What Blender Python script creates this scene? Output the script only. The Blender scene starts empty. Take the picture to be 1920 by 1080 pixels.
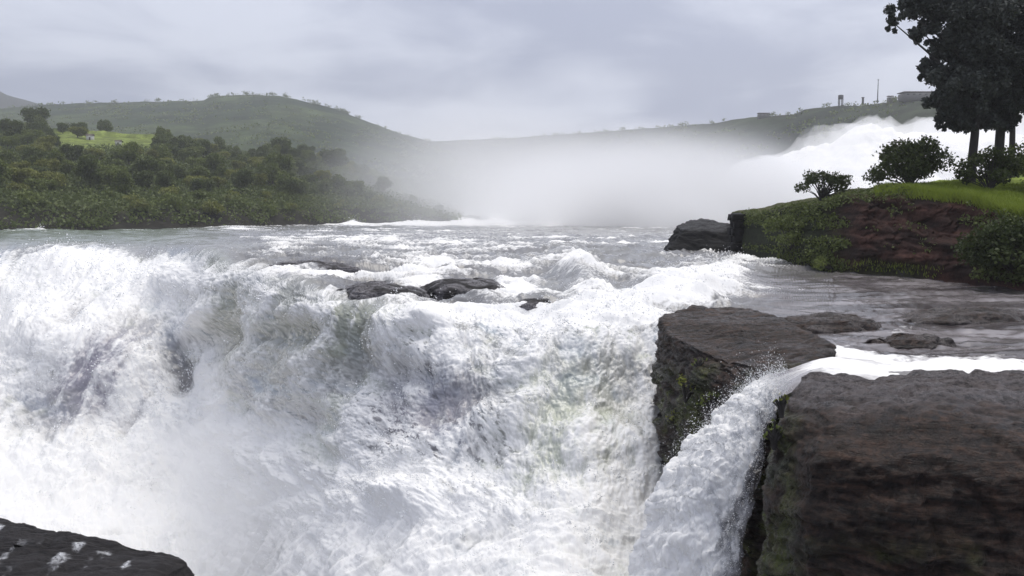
import bpy, math, random
import numpy as np
R = math.radians
rng = np.random.default_rng(7)
random.seed(7)
SC = bpy.context.scene
COL = SC.collection

# ------------------------------------------------------------------ camera
F = 1663.0; HORIZON = 385.0; CAMZ = 3.0
PITCH = math.atan((540 - HORIZON) / F)
cam_d = bpy.data.cameras.new('camera'); cam = bpy.data.objects.new('camera', cam_d); COL.objects.link(cam)
cam.location = (0, 0, CAMZ); cam.rotation_euler = (math.pi / 2 - PITCH, 0, 0)
cam_d.sensor_width = 36; cam_d.lens = 36 * F / 1920; cam_d.clip_end = 9000; cam_d.clip_start = 0.1
SC.camera = cam

# ------------------------------------------------------------------ sky, sun, exposure
SUN_EL, SUN_AZ = 74.0, 40.0          # azimuth measured from +Y towards +X
sun_dir = (math.sin(R(SUN_AZ)) * math.cos(R(SUN_EL)), math.cos(R(SUN_AZ)) * math.cos(R(SUN_EL)), math.sin(R(SUN_EL)))
world = bpy.data.worlds.new('World'); SC.world = world; world.use_nodes = True
nt = world.node_tree; nt.nodes.clear()
def N(t, typ, **kw):
    n = t.nodes.new(typ)
    for k, v in kw.items(): setattr(n, k, v)
    return n
def L(t, a, b): t.links.new(a, b)
def M(t, op, a, b=None, c=None, clamp=False):
    n = N(t, 'ShaderNodeMath', operation=op); n.use_clamp = clamp
    for i, v in enumerate((a, b, c)):
        if v is None: continue
        if isinstance(v, (int, float)): n.inputs[i].default_value = v
        else: L(t, v, n.inputs[i])
    return n.outputs[0]
def VM(t, op, a, b=None):
    n = N(t, 'ShaderNodeVectorMath', operation=op)
    for i, v in enumerate((a, b)):
        if v is None: continue
        if isinstance(v, (tuple, list)): n.inputs[i].default_value = v
        else: L(t, v, n.inputs[i])
    return n.outputs['Value' if op == 'DOT_PRODUCT' else 'Vector']
def MIX(t, fac, a, b, typ='RGBA', blend='MIX'):
    n = N(t, 'ShaderNodeMix', data_type=typ)
    if typ == 'RGBA': n.blend_type = blend
    ia = {'RGBA': (6, 7, 2), 'FLOAT': (2, 3, 0)}[typ]
    for sock, v in ((n.inputs[0], fac), (n.inputs[ia[0]], a), (n.inputs[ia[1]], b)):
        if isinstance(v, (int, float)): sock.default_value = v
        elif isinstance(v, (tuple, list)): sock.default_value = tuple(v) + ((1,) if len(v) == 3 else ())
        else: L(t, v, sock)
    return n.outputs[ia[2]]
def NOISE(t, vec, scale, detail=4, rough=.5, dist=0.0):
    n = N(t, 'ShaderNodeTexNoise'); n.inputs['Scale'].default_value = scale
    n.inputs['Detail'].default_value = detail; n.inputs['Roughness'].default_value = rough
    n.inputs['Distortion'].default_value = dist
    if vec is not None: L(t, vec, n.inputs['Vector'])
    return n.outputs['Fac']
def RANGE(t, v, a, b, c=0.0, d=1.0, smooth=True):
    n = N(t, 'ShaderNodeMapRange'); n.clamp = True
    n.interpolation_type = 'SMOOTHSTEP' if smooth else 'LINEAR'
    L(t, v, n.inputs[0])
    for i, x in enumerate((a, b, c, d)): n.inputs[i + 1].default_value = x
    return n.outputs[0]
def MAP(t, vec, scale=(1, 1, 1), loc=(0, 0, 0), rot=(0, 0, 0)):
    n = N(t, 'ShaderNodeMapping'); L(t, vec, n.inputs[0])
    n.inputs['Scale'].default_value = scale; n.inputs['Location'].default_value = loc; n.inputs['Rotation'].default_value = rot
    return n.outputs[0]

sky = N(nt, 'ShaderNodeTexSky', sky_type='NISHITA'); sky.sun_disc = False
sky.sun_elevation = R(SUN_EL); sky.sun_rotation = R(SUN_AZ); sky.dust_density = 3.0
tc = N(nt, 'ShaderNodeTexCoord'); gen = tc.outputs['Generated']
sep = N(nt, 'ShaderNodeSeparateXYZ'); L(nt, gen, sep.inputs[0])
zz = M(nt, 'ADD', M(nt, 'MAXIMUM', sep.outputs[2], 0.0), 0.16)
cmb = N(nt, 'ShaderNodeCombineXYZ')
L(nt, M(nt, 'DIVIDE', sep.outputs[0], zz), cmb.inputs[0]); L(nt, M(nt, 'DIVIDE', sep.outputs[1], zz), cmb.inputs[1])
p = MAP(nt, cmb.outputs[0], (1, .75, 1), (3.1, 1.7, 0))
n1 = NOISE(nt, p, 0.62, 5, .52, .35)
n2 = NOISE(nt, MAP(nt, cmb.outputs[0], (1, 1, 1), (9.2, 4.4, 0)), 1.9, 5, .55, .5)
cl = M(nt, 'ADD', M(nt, 'MULTIPLY', n1, .72), M(nt, 'MULTIPLY', n2, .28))
cl = RANGE(nt, cl, .41, .60)
glow = RANGE(nt, VM(nt, 'DOT_PRODUCT', gen, sun_dir), .15, 1.0)
cl = M(nt, 'ADD', M(nt, 'MULTIPLY', cl, .62), M(nt, 'MULTIPLY', glow, .75), clamp=True)
cloud = MIX(nt, cl, (2.4, 2.7, 3.95), (7.4, 7.7, 8.7))
mixc = MIX(nt, .90, sky.outputs[0], cloud)
bg = N(nt, 'ShaderNodeBackground'); bg.inputs[1].default_value = 0.1
L(nt, mixc, bg.inputs[0]); wo = N(nt, 'ShaderNodeOutputWorld'); L(nt, bg.outputs[0], wo.inputs[0])

sun_d = bpy.data.lights.new('sun', 'SUN'); sun = bpy.data.objects.new('sun', sun_d); COL.objects.link(sun)
sun_d.energy = 1.5; sun_d.angle = R(40); sun_d.color = (1, .95, .87)
from mathutils import Vector
sun.rotation_euler = Vector(sun_dir).to_track_quat('Z', 'Y').to_euler()
sun.location = (60, 60, 200)
vs = SC.view_settings; vs.view_transform = 'Standard'; vs.look = 'None'; vs.exposure = 0.45; vs.gamma = 1
SC.render.engine = 'CYCLES'; cy = SC.cycles
cy.use_denoising = True; cy.max_bounces = 7; cy.diffuse_bounces = 4; cy.glossy_bounces = 2; cy.transmission_bounces = 2
cy.volume_bounces = 6; cy.transparent_max_bounces = 8; cy.volume_step_rate = 1.0; cy.volume_max_steps = 256
cy.caustics_reflective = False; cy.caustics_refractive = False

# ------------------------------------------------------------------ helpers: projection, noise, meshes
SP, CP = math.sin(PITCH), math.cos(PITCH)
def at(px, py, Y):
    """world point at forward distance Y on the line of sight through a point of the picture"""
    px, py, Y = np.broadcast_arrays(np.asarray(px, float), np.asarray(py, float), np.asarray(Y, float))
    u = (px - 960) / F; v = (540 - py) / F
    dy = CP + v * SP; dz = -SP + v * CP
    t = Y / dy
    return np.stack([u * t, Y, CAMZ + dz * t], -1)
def ydist(py, z):
    """distance at which height z shows at picture row py"""
    v = (540 - np.asarray(py, float)) / F
    return (np.asarray(z, float) - CAMZ) * (CP + v * SP) / (-SP + v * CP)
def rowof(Y, z):
    s = (np.asarray(z, float) - CAMZ) / np.asarray(Y, float)
    v = (s * CP + SP) / (CP - s * SP)
    return 540 - v * F

_perm = np.random.default_rng(3).permutation(256)
_perm = np.concatenate([_perm, _perm, _perm])
_grad = np.random.default_rng(4).normal(size=(256, 3)); _grad /= np.linalg.norm(_grad, axis=1)[:, None]
_grad = _grad.astype(np.float32)
def perlin2(x, y, z):
    x, y = np.broadcast_arrays(np.asarray(x, np.float32), np.asarray(y, np.float32)); shp = x.shape
    x = x.ravel() + np.float32(z * 37.7); y = y.ravel() - np.float32(z * 21.3)
    xi = np.floor(x); yi = np.floor(y); xf = x - xi; yf = y - yi
    xi = xi.astype(np.int32) & 255; yi = yi.astype(np.int32) & 255
    u = xf * xf * xf * (xf * (xf * 6 - 15) + 10); v = yf * yf * yf * (yf * (yf * 6 - 15) + 10)
    h0 = _perm[xi]; h1_ = _perm[xi + 1]
    def g(h, fx, fy): return _g2x[h] * fx + _g2y[h] * fy
    a = g(_perm[h0 + yi], xf, yf); b = g(_perm[h1_ + yi], xf - 1, yf)
    c = g(_perm[h0 + yi + 1], xf, yf - 1); d = g(_perm[h1_ + yi + 1], xf - 1, yf - 1)
    a += u * (b - a); c += u * (d - c)
    return ((a + v * (c - a)) * np.float32(1.45)).reshape(shp)
_ang = np.random.default_rng(5).uniform(0, 2 * np.pi, 256)
_g2x = np.cos(_ang).astype(np.float32); _g2y = np.sin(_ang).astype(np.float32)
def perlin(x, y, z=0.0):
    if np.ndim(z) == 0: return perlin2(x, y, float(z))
    x, y, z = np.broadcast_arrays(np.asarray(x, np.float32), np.asarray(y, np.float32), np.asarray(z, np.float32))
    shp = x.shape; x = x.ravel(); y = y.ravel(); z = z.ravel()
    xi = np.floor(x); yi = np.floor(y); zi = np.floor(z)
    xf = x - xi; yf = y - yi; zf = z - zi
    xi = xi.astype(np.int32) & 255; yi = yi.astype(np.int32) & 255; zi = zi.astype(np.int32) & 255
    u = xf * xf * xf * (xf * (xf * 6 - 15) + 10); v = yf * yf * yf * (yf * (yf * 6 - 15) + 10); w = zf * zf * zf * (zf * (zf * 6 - 15) + 10)
    out = 0
    for dx in (0, 1):
        wx = u if dx else 1 - u; hx = _perm[xi + dx]
        for dy in (0, 1):
            wy = v if dy else 1 - v; hy = _perm[hx + yi + dy]
            for dz in (0, 1):
                wz = w if dz else 1 - w
                g = _grad[_perm[hy + zi + dz]]
                out = out + wx * wy * wz * (g[:, 0] * (xf - dx) + g[:, 1] * (yf - dy) + g[:, 2] * (zf - dz))
    return (out * 1.6).reshape(shp)
def fbm(x, y, z=0.0, o=4, gain=.5, lac=2.03):
    s = 0; a = 1.0; f = 1.0; tot = 0
    for i in range(o):
        s = s + a * perlin(np.asarray(x, np.float32) * f + 17.3 * i, np.asarray(y, np.float32) * f - 9.1 * i, np.asarray(z, np.float32) * f + 5.7 * i); tot += a
        a *= gain; f *= lac
    return s / tot
def billow(x, y, z=0.0, o=4, gain=.5, lac=2.1):
    s = 0; a = 1.0; f = 1.0; tot = 0
    for i in range(o):
        s = s + a * np.abs(perlin(np.asarray(x, np.float32) * f + 11.3 * i, np.asarray(y, np.float32) * f + 4.1 * i, np.asarray(z, np.float32) * f - 3.7 * i)); tot += a
        a *= gain; f *= lac
    return s / tot * 2.0
def sstep(a, b, x):
    t = np.clip((np.asarray(x, float) - a) / (b - a), 0, 1); return t * t * (3 - 2 * t)
def lerp(a, b, t):
    t = np.asarray(t)[..., None]; return np.asarray(a, float) * (1 - t) + np.asarray(b, float) * t
def smooth1d(a, k):
    ker = np.hanning(k + 2)[1:-1]; ker /= ker.sum()
    p_ = np.concatenate([np.repeat(a[:1], k // 2, 0), a, np.repeat(a[-1:], k // 2, 0)], 0)
    return np.stack([np.convolve(p_[:, i], ker, 'valid')[:len(a)] for i in range(a.shape[1])], 1)

def mesh_from(name, V, Q, mat, parent=None, smooth=True, col=None, uv=None, base=None):
    V = np.asarray(V, np.float32).reshape(-1, 3)
    if base is not None: V = V - np.asarray(base, np.float32)
    Q = np.asarray(Q, np.int32); k = Q.shape[1]; n = len(Q)
    me = bpy.data.meshes.new(name)
    me.vertices.add(len(V)); me.vertices.foreach_set('co', V.ravel())
    me.loops.add(n * k); me.loops.foreach_set('vertex_index', Q.ravel())
    me.polygons.add(n); me.polygons.foreach_set('loop_start', np.arange(0, n * k, k, dtype=np.int32))
    if smooth: me.polygons.foreach_set('use_smooth', np.ones(n, bool))
    me.update(calc_edges=True)
    if col is not None:
        a = me.attributes.new('col', 'FLOAT_COLOR', 'POINT')
        c = np.ones((len(V), 4), np.float32); col = np.asarray(col, np.float32).reshape(len(V), -1)
        c[:, :col.shape[1]] = col
        a.data.foreach_set('color', c.ravel())
    if uv is not None:
        a = me.attributes.new('flow', 'FLOAT_VECTOR', 'POINT')
        u3 = np.zeros((len(V), 3), np.float32); u3[:, :2] = np.asarray(uv).reshape(-1, 2)
        a.data.foreach_set('vector', u3.ravel())
    if mat is not None: me.materials.append(mat)
    o = bpy.data.objects.new(name, me); COL.objects.link(o)
    if parent is not None: o.parent = parent
    return o
def grid_quads(ny, nx, wrap=False):
    i = np.arange(ny - 1)[:, None] * nx; nxx = nx if wrap else nx - 1
    j = np.arange(nxx)[None, :]; j2 = (j + 1) % nx
    return np.stack([i + j, i + j2, i + nx + j2, i + nx + j], -1).reshape(-1, 4)
def grid_normals(P):
    du = np.gradient(P, axis=1); dv = np.gradient(P, axis=0)
    n = np.cross(du, dv); n /= np.linalg.norm(n, axis=-1, keepdims=True) + 1e-9
    return n
def tag(o, label=None, cat=None, group=None, kind=None):
    if label: o['label'] = label
    if cat: o['category'] = cat
    if group: o['group'] = group
    if kind: o['kind'] = kind
    return o
def empty(name, loc, label, cat, group=None):
    o = bpy.data.objects.new(name, None); COL.objects.link(o); o.location = loc
    o.empty_display_size = .2
    return tag(o, label, cat, group)
def copy_tree(o, parent=None):
    c = o.copy(); COL.objects.link(c); c.parent = parent
    for ch in o.children: copy_tree(ch, c)
    return c
def merge(parts):
    V, Q, C, off = [], [], [], 0
    for v, q, *c in parts:
        V.append(v); Q.append(np.asarray(q) + off); off += len(v)
        if c: C.append(c[0])
    return (np.concatenate(V), np.concatenate(Q), np.concatenate(C) if C else None)
def tube(path, radii, n=10, wob=0.0):
    path = np.asarray(path, float); radii = np.asarray(radii, float); k = len(path)
    tan = np.gradient(path, axis=0); tan /= np.linalg.norm(tan, axis=1, keepdims=True) + 1e-9
    ref = np.where(np.abs(tan[:, 2:3]) > .95, np.array([[1., 0, 0]]), np.array([[0, 0, 1.]]))
    a = np.cross(tan, ref); a /= np.linalg.norm(a, axis=1, keepdims=True); b = np.cross(tan, a)
    th = np.linspace(0, 2 * np.pi, n, endpoint=False)
    r = radii[:, None] * (1 + wob * rng.normal(size=(k, n)))
    V = path[:, None] + r[..., None] * (np.cos(th)[None, :, None] * a[:, None] + np.sin(th)[None, :, None] * b[:, None])
    return V.reshape(-1, 3), grid_quads(k, n, True)
def box(c, s):
    c = np.asarray(c, float); s = np.asarray(s, float) / 2
    v = np.array([[x, y, z] for z in (-1, 1) for y in (-1, 1) for x in (-1, 1)], float) * s + c
    q = np.array([[0, 2, 3, 1], [4, 5, 7, 6], [0, 1, 5, 4], [2, 6, 7, 3], [0, 4, 6, 2], [1, 3, 7, 5]])
    return v, q
def leaf_quads(C, size, aspect=.55, flat=.0, rg=rng):
    """one folded diamond per leaf, random orientation"""
    n = len(C); size = np.broadcast_to(size, (n,))[:, None]
    d = rg.normal(size=(n, 3)); d[:, 2] -= .25; d /= np.linalg.norm(d, axis=1, keepdims=True)
    e = rg.normal(size=(n, 3)); e[:, 2] *= (1 - flat); e = np.cross(d, e); e /= np.linalg.norm(e, axis=1, keepdims=True) + 1e-9
    nn = np.cross(d, e)
    v = np.stack([C - d * size * .5, C + e * size * aspect * .5 + nn * size * .1, C + d * size * .5, C - e * size * aspect * .5 + nn * size * .1], 1)
    return v.reshape(-1, 3), np.arange(4 * n).reshape(-1, 4)

# ------------------------------------------------------------------ materials
def new_mat(name):
    m = bpy.data.materials.new(name); m.use_nodes = True; t = m.node_tree
    b = t.nodes['Principled BSDF']; return m, t, b
def attr(t, name, out='Color'):
    a = N(t, 'ShaderNodeAttribute'); a.attribute_name = name; return a.outputs[out]
def geo_pos(t): return N(t, 'ShaderNodeNewGeometry').outputs['Position']
def bump(t, b, h, strength, dist):
    n = N(t, 'ShaderNodeBump'); n.inputs['Strength'].default_value = strength; n.inputs['Distance'].default_value = dist
    L(t, h, n.inputs['Height']); L(t, n.outputs[0], b.inputs['Normal'])

def water_mat(name, streak=(1, 1, 1), fine=1.0, bstr=.5, lo=.30, hi=.72):
    """vertex colour: rgb = colour of the water body, a = how much of it is whipped to foam"""
    m, t, b = new_mat(name)
    c = attr(t, 'col'); a = attr(t, 'col', 'Alpha')
    fl = MAP(t, attr(t, 'flow', 'Vector'), streak)
    n1 = NOISE(t, fl, 3.2 * fine, 6, .62, .4); n2 = NOISE(t, fl, 11 * fine, 4, .6, .2)
    k = M(t, 'ADD', M(t, 'MULTIPLY', n1, .65), M(t, 'MULTIPLY', n2, .35))
    foam = M(t, 'ADD', a, M(t, 'MULTIPLY', M(t, 'SUBTRACT', k, .5), 1.5))
    foam = RANGE(t, foam, lo, hi)
    white = MIX(t, n2, (.86, .85, .825), (.945, .935, .905))
    L(t, MIX(t, foam, c, white), b.inputs['Base Color'])
    L(t, MIX(t, foam, .16, .75, 'FLOAT'), b.inputs['Roughness'])
    L(t, MIX(t, foam, .5, .15, 'FLOAT'), b.inputs['Specular IOR Level'])
    bump(t, b, k, bstr, .05)
    return m
WATER = water_mat('river_water', (1, 1, 1))
FALLW = water_mat('falling_water', (1.0, .42, 1), 1.0, .2, .14, .88)

def rock_mat(name, c1, c2, rough=(.35, .75), sc=1.0, spec=.5):
    m, t, b = new_mat(name); p_ = geo_pos(t)
    st = NOISE(t, MAP(t, p_, (.8, 1.7, 5.5)), 1.5 * sc, 9, .74, .7)
    fi = NOISE(t, p_, 9 * sc, 6, .7)
    k = M(t, 'ADD', M(t, 'MULTIPLY', st, .6), M(t, 'MULTIPLY', fi, .4))
    base = MIX(t, M(t, 'POWER', RANGE(t, k, .36, .74), 1.5), c1, c2)
    a = attr(t, 'col'); al = attr(t, 'col', 'Alpha')
    L(t, MIX(t, M(t, 'MULTIPLY', al, RANGE(t, fi, .3, .6)), base, a), b.inputs['Base Color'])
    L(t, M(t, 'MULTIPLY', RANGE(t, k, .3, .7, rough[0], rough[1]), M(t, 'SUBTRACT', 1.0, M(t, 'MULTIPLY', al, .5))), b.inputs['Roughness']); b.inputs['Specular IOR Level'].default_value = spec
    bump(t, b, k, 1.0, .14 / sc)
    return m
ROCK = rock_mat('wet_basalt', (.005, .003, .0022), (.125, .070, .046), (.26, .65), 1.0, .38)
BLACKROCK = rock_mat('black_rock', (.003, .003, .0035), (.013, .012, .013), (.5, .85), 1.0, .15)
GREYROCK = rock_mat('grey_rock', (.012, .0105, .011), (.048, .042, .042), (.4, .75), 1.4, .25)

def ground_mat(name, rough=.9, sc=.6, amt=.5, bstr=.4, bdist=.2, spec=.2):
    m, t, b = new_mat(name); p_ = geo_pos(t)
    k = NOISE(t, p_, sc, 7, .65); k2 = NOISE(t, p_, sc * 7, 4, .6)
    kk = M(t, 'ADD', M(t, 'MULTIPLY', k, .6), M(t, 'MULTIPLY', k2, .4))
    f = RANGE(t, kk, .3, .7, 1 - amt, 1 + amt)
    c = N(t, 'ShaderNodeVectorMath', operation='SCALE'); L(t, attr(t, 'col'), c.inputs[0]); L(t, f, c.inputs['Scale'])
    L(t, c.outputs[0], b.inputs['Base Color']); b.inputs['Roughness'].default_value = rough; b.inputs['Specular IOR Level'].default_value = spec
    bump(t, b, kk, bstr, bdist)
    return m
EARTH = ground_mat('soil_and_turf', .9, 1.2, .6, .8, .12)
FARLAND = ground_mat('far_land', .95, .05, .45, .5, 2.0, .05)
BANKLAND = ground_mat('bank_land', .95, .35, .5, .6, .3, .1)

def leaf_mat(name, c1, c2, trans=.25, rough=.55):
    m, t, b = new_mat(name)
    oi = N(t, 'ShaderNodeObjectInfo').outputs['Random']
    k = NOISE(t, geo_pos(t), 1.1, 3, .6)
    rnd = N(t, 'ShaderNodeNewGeometry').outputs['Random Per Island']
    f = M(t, 'ADD', M(t, 'ADD', M(t, 'MULTIPLY', oi, .3), M(t, 'MULTIPLY', k, .45)), M(t, 'MULTIPLY', rnd, .35), clamp=True)
    c = MIX(t, f, c1, c2); L(t, c, b.inputs['Base Color']); b.inputs['Roughness'].default_value = rough
    b.inputs['Specular IOR Level'].default_value = .25
    tr = N(t, 'ShaderNodeBsdfTranslucent'); L(t, c, tr.inputs[0])
    ms = N(t, 'ShaderNodeMixShader'); ms.inputs[0].default_value = trans
    L(t, b.outputs[0], ms.inputs[1]); L(t, tr.outputs[0], ms.inputs[2])
    L(t, ms.outputs[0], t.nodes['Material Output'].inputs[0])
    return m
LEAF_DARK = leaf_mat('dark_leaves', (.036, .054, .016), (.155, .190, .052))
LEAF_MID = leaf_mat('green_leaves', (.056, .080, .020), (.205, .245, .058))
LEAF_OLIVE = leaf_mat('olive_leaves', (.090, .105, .024), (.270, .285, .066))
LEAF_TALL = leaf_mat('tall_tree_leaves', (.032, .038, .033), (.092, .102, .086), .2)
LEAF_BUSH = leaf_mat('bush_leaves', (.014, .024, .008), (.080, .105, .024))
GRASS = leaf_mat('grass_blades', (.12, .16, .018), (.30, .37, .05), .35)
def plain(name, c, rough=.8, var=.3, sc=6):
    m, t, b = new_mat(name)
    k = NOISE(t, geo_pos(t), sc, 5, .6)
    L(t, MIX(t, k, tuple(x * (1 - var) for x in c), tuple(x * (1 + var) for x in c)), b.inputs['Base Color'])
    b.inputs['Roughness'].default_value = rough
    return m
BARK = plain('bark', (.035, .031, .028), .9, .5, 8)
BARK_FAR = plain('bark_far', (.05, .042, .034), .9, .4, 3)
WHITEWASH = plain('whitewash', (.72, .70, .66), .8, .1)
ROOFM = plain('dark_roof', (.09, .07, .06), .8, .3)
CONCRETE = plain('weathered_concrete', (.12, .115, .11), .85, .3, 2)
DARKMETAL = plain('dark_metal', (.04, .04, .045), .6, .2)
GLASSM = plain('dark_window', (.02, .022, .026), .2, .1)

# ------------------------------------------------------------------ far hills
def interp(keys, x):
    k = np.array(keys, float); return np.interp(x, k[:, 0], k[:, 1])
def make_hill(name, ridge, yc, y0, y1, px0, px1, nx, ny, seed, c1, c2, rough=2.0, foot=-4, plate=0.35, rscale=.02):
    px = np.linspace(px0, px1, nx); t = np.linspace(0, 1, ny)
    Yc = interp(yc, px) if not np.isscalar(yc) else np.full(nx, float(yc))
    Y = np.where(t[:, None] < .6, y0 * Yc + (t[:, None] / .6) * (1 - y0) * Yc, Yc + ((t[:, None] - .6) / .4) * (y1 - 1) * Yc)
    zr = at(px, interp(ridge, px), Yc)[:, 2]
    s = np.where(t < .6, (t / .6), 1 - (1 - plate) * ((t - .6) / .4) ** 1.4)[:, None]
    s = np.where(t[:, None] < .6, s ** .85, s)
    X = (px[None] - 960) / F * Y * 1.0
    Z = foot + (zr[None] - foot) * s
    relief = fbm(X * rscale * .35, Y * rscale * .35, seed, 4) * rough * 3.0 * np.sin(np.pi * np.clip(t[:, None] / 1.2, 0, 1)) * (np.abs(t[:, None] - .6) > .03) * sstep(0, .35, np.abs(t[:, None] - .6))
    Z = Z + relief + fbm(X * rscale * 3, Y * rscale * 3, seed + 3, 3) * rough * .35
    k = sstep(-.35, .45, fbm(X * .012, Y * .012, seed + 9, 5))
    col = lerp(c1, c2, k) * (.75 + .5 * sstep(-.2, .3, fbm(X * .05, Y * .05, seed + 4, 3)))[..., None]
    o = mesh_from(name, np.stack([X, Y, Z], -1), grid_quads(ny, nx), FARLAND, col=col)
    return tag(o, kind='structure'), (px, Yc, zr)

h1, _ = make_hill('mountain', [(-700, 60), (-200, 120), (-60, 140), (0, 162), (30, 178), (90, 194), (170, 203), (300, 230), (500, 300)], 1500, .7, 1.2, -900, 560, 160, 50, 1.0,
              (.008, .011, .014), (.014, .018, .020), 6, -10, .35, .006)
h2, HILL = make_hill('hill', [(-700, 205), (-300, 210), (0, 205), (90, 196), (250, 191), (390, 188), (400, 183), (420, 179), (480, 177), (530, 179), (580, 190), (640, 206), (700, 231), (760, 253), (820, 268), (900, 292), (1000, 330)],
              900, .45, 1.5, -800, 1060, 420, 120, 2.0, (.014, .026, .012), (.050, .068, .026), 3.4, -4)
h3, RIDGE = make_hill('dam_ridge', [(600, 285), (700, 270), (850, 263), (960, 258), (1100, 248), (1200, 241), (1330, 231), (1400, 219), (1480, 214), (1500, 204), (1560, 198), (1600, 198), (1680, 186), (1740, 178), (1900, 172), (2400, 160)],
              [(600, 950), (1000, 760), (1400, 520), (1700, 420), (2400, 360)], .62, 1.5, 560, 2500, 420, 110, 3.0, (.016, .024, .017), (.038, .048, .026), 1.8, -3, .9)

# far-off scrub on the hill crests: one mass
def crest_scrub(name, ridge, n, lo, hi, size, mat, label):
    px, Yc, zr = ridge
    x = rng.uniform(lo, hi, n); yc = np.interp(x, px, Yc); z = np.interp(x, px, zr)
    keep = fbm(x * .03, 0, 7.7, 3) > .05
    x, yc, z = x[keep], yc[keep], z[keep]; n = len(x)
    dY = rng.normal(size=n) * 6 - 8
    c = np.stack([(x - 960) / F * (yc + dY), yc + dY, z - np.abs(dY) * .06], -1)
    reps = 26; s = rng.uniform(.5, 1.3, n) * size
    C = np.repeat(c, reps, 0) + rng.normal(size=(n * reps, 3)) * np.repeat(s, reps)[:, None] * [.6, .6, .38] + np.repeat(s, reps)[:, None] * [0, 0, .25]
    v, q = leaf_quads(C, np.repeat(s, reps) * .55, .8)
    o = mesh_from(name, v, q, mat, smooth=False)
    return tag(o, label, 'scrub', kind='stuff')
def slope_scrub(name, hill, n, reps, size, mat, label, thr, seed):
    me = hill.data; co = np.zeros(len(me.vertices) * 3, np.float32); me.vertices.foreach_get('co', co); co = co.reshape(-1, 3)
    rg = np.random.default_rng(seed); c = co[rg.integers(0, len(co), n * 3)] + rg.normal(size=(n * 3, 3)) * [3, 3, 0]
    c = c[(fbm(c[:, 0] * .012, c[:, 1] * .012, seed, 4) > thr) & (c[:, 2] > 4)][:n]; n = len(c)
    s = rg.uniform(.5, 1.4, n) * size
    C = np.repeat(c, reps, 0) + rg.normal(size=(n * reps, 3)) * np.repeat(s, reps)[:, None] * [.7, .7, .3] + np.repeat(s, reps)[:, None] * [0, 0, .2]
    v, q = leaf_quads(C, np.repeat(s, reps) * .7, .8)
    return tag(mesh_from(name, v, q, mat, smooth=False), label, 'scrub', kind='stuff')
slope_scrub('slope_scrub', h2, 3600, 9, 2.2, LEAF_MID, 'far-off dark scrub scattered over the slope of the hill', -.05, 5)
slope_scrub('slope_scrub', h3, 2600, 9, 1.7, LEAF_MID, 'far-off dark scrub scattered over the dam ridge', -.05, 6)
crest_scrub('hill_scrub', HILL, 150, 60, 720, 2.2, LEAF_DARK, 'far-off dark scrub along the crest of the hill')
crest_scrub('ridge_scrub', RIDGE, 190, 900, 1800, 1.3, LEAF_DARK, 'far-off dark scrub along the misty ridge')

# ------------------------------------------------------------------ ground sheet below everything
g = np.array([[-7000, -300, -14.5], [7000, -300, -14.5], [7000, 8000, -14.5], [-7000, 8000, -14.5]], float)
tag(mesh_from('ground', g, [[0, 1, 2, 3]], BANKLAND, col=np.full((4, 3), .035)), kind='structure')

# ------------------------------------------------------------------ far bank (left) with its slope
WLINE = [(-900, 440), (-300, 437), (0, 432), (200, 429), (400, 425), (520, 421), (620, 418.5), (760, 416.5), (900, 415)]
BTOP = [(-900, 225), (0, 240), (200, 246), (300, 252), (400, 275), (500, 288), (620, 292), (700, 318), (780, 350), (850, 385), (900, 410)]
def bank_height(px, Y):
    yw = ydist(interp(WLINE, px), 0.0)
    span = 170.0
    t = np.clip((Y - yw) / span, -.2, 1.6)
    zt = at(px, interp(BTOP, px), yw + span)[..., 2]
    tt = np.clip(t, 0, 1)
    z = zt * (.12 * sstep(0, .04, tt) * np.minimum(1, 12 / (zt + 1e-3)) + .88 * tt ** .9)
    z = z * sstep(895, 800, px)
    z = np.where(t < 0, t * 40, z)
    z = np.where(t > 1, zt * (1 - .35 * (t - 1)), z)
    return z
nx, ny = 360, 200
bpx = np.linspace(-900, 900, nx)[None]; bt = (np.linspace(-.02, 1, ny)[:, None])
bYw = ydist(interp(WLINE, bpx), 0.0)
bY = bYw + np.sign(bt) * np.abs(bt) ** 1.5 * 270
bX = (bpx - 960) / F * bY; bZ = bank_height(bpx, bY)
tN = (bY - bYw) / 170
stp = fbm(bX * .05, bY * .05, 1.1, 4)
bZ = bZ + stp * 1.6 * sstep(0, .15, tN) + fbm(bX * .4, bY * .4, 2, 3) * .4
scr = rowof(bY, bZ)
c_bush = lerp((.018, .028, .010), (.050, .065, .018), sstep(-.3, .4, fbm(bX * .06, bY * .06, 5, 4)))
fieldm = sstep(.32, .5, np.exp(-((bpx - 205) / 120) ** 2 - ((scr - 262) / 32) ** 2) + .9 * fbm(bX * .12, bY * .35, 8, 5, .65))
c_b = lerp(c_bush, np.array((.125, .165, .035)), fieldm * .9) if False else c_bush * (1 - fieldm[..., None]) + (np.array((.15, .185, .045)) * (.75 + .6 * sstep(-.3, .4, fbm(bX * .15, bY * .9, 3.3, 4)))[..., None]) * fieldm[..., None]
low = sstep(.28, .5, np.exp(-((bpx - 215) / 150) ** 2 - ((scr - 388) / 16) ** 2) + .3 * fbm(bX * .07, bY * .2, 4, 3))[..., None]
c_b = c_b * (1 - low) + np.array((.12, .15, .028)) * low
rk = sstep(.075, .02, tN + .03 * fbm(bX * .1, bY * .1, 3, 3))[..., None]
c_b = c_b * (1 - rk) + np.array((.024, .022, .017)) * rk
tag(mesh_from('river_bank_slope', np.stack([bX, bY, bZ], -1), grid_quads(ny, nx), BANKLAND, col=c_b), kind='structure')

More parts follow.
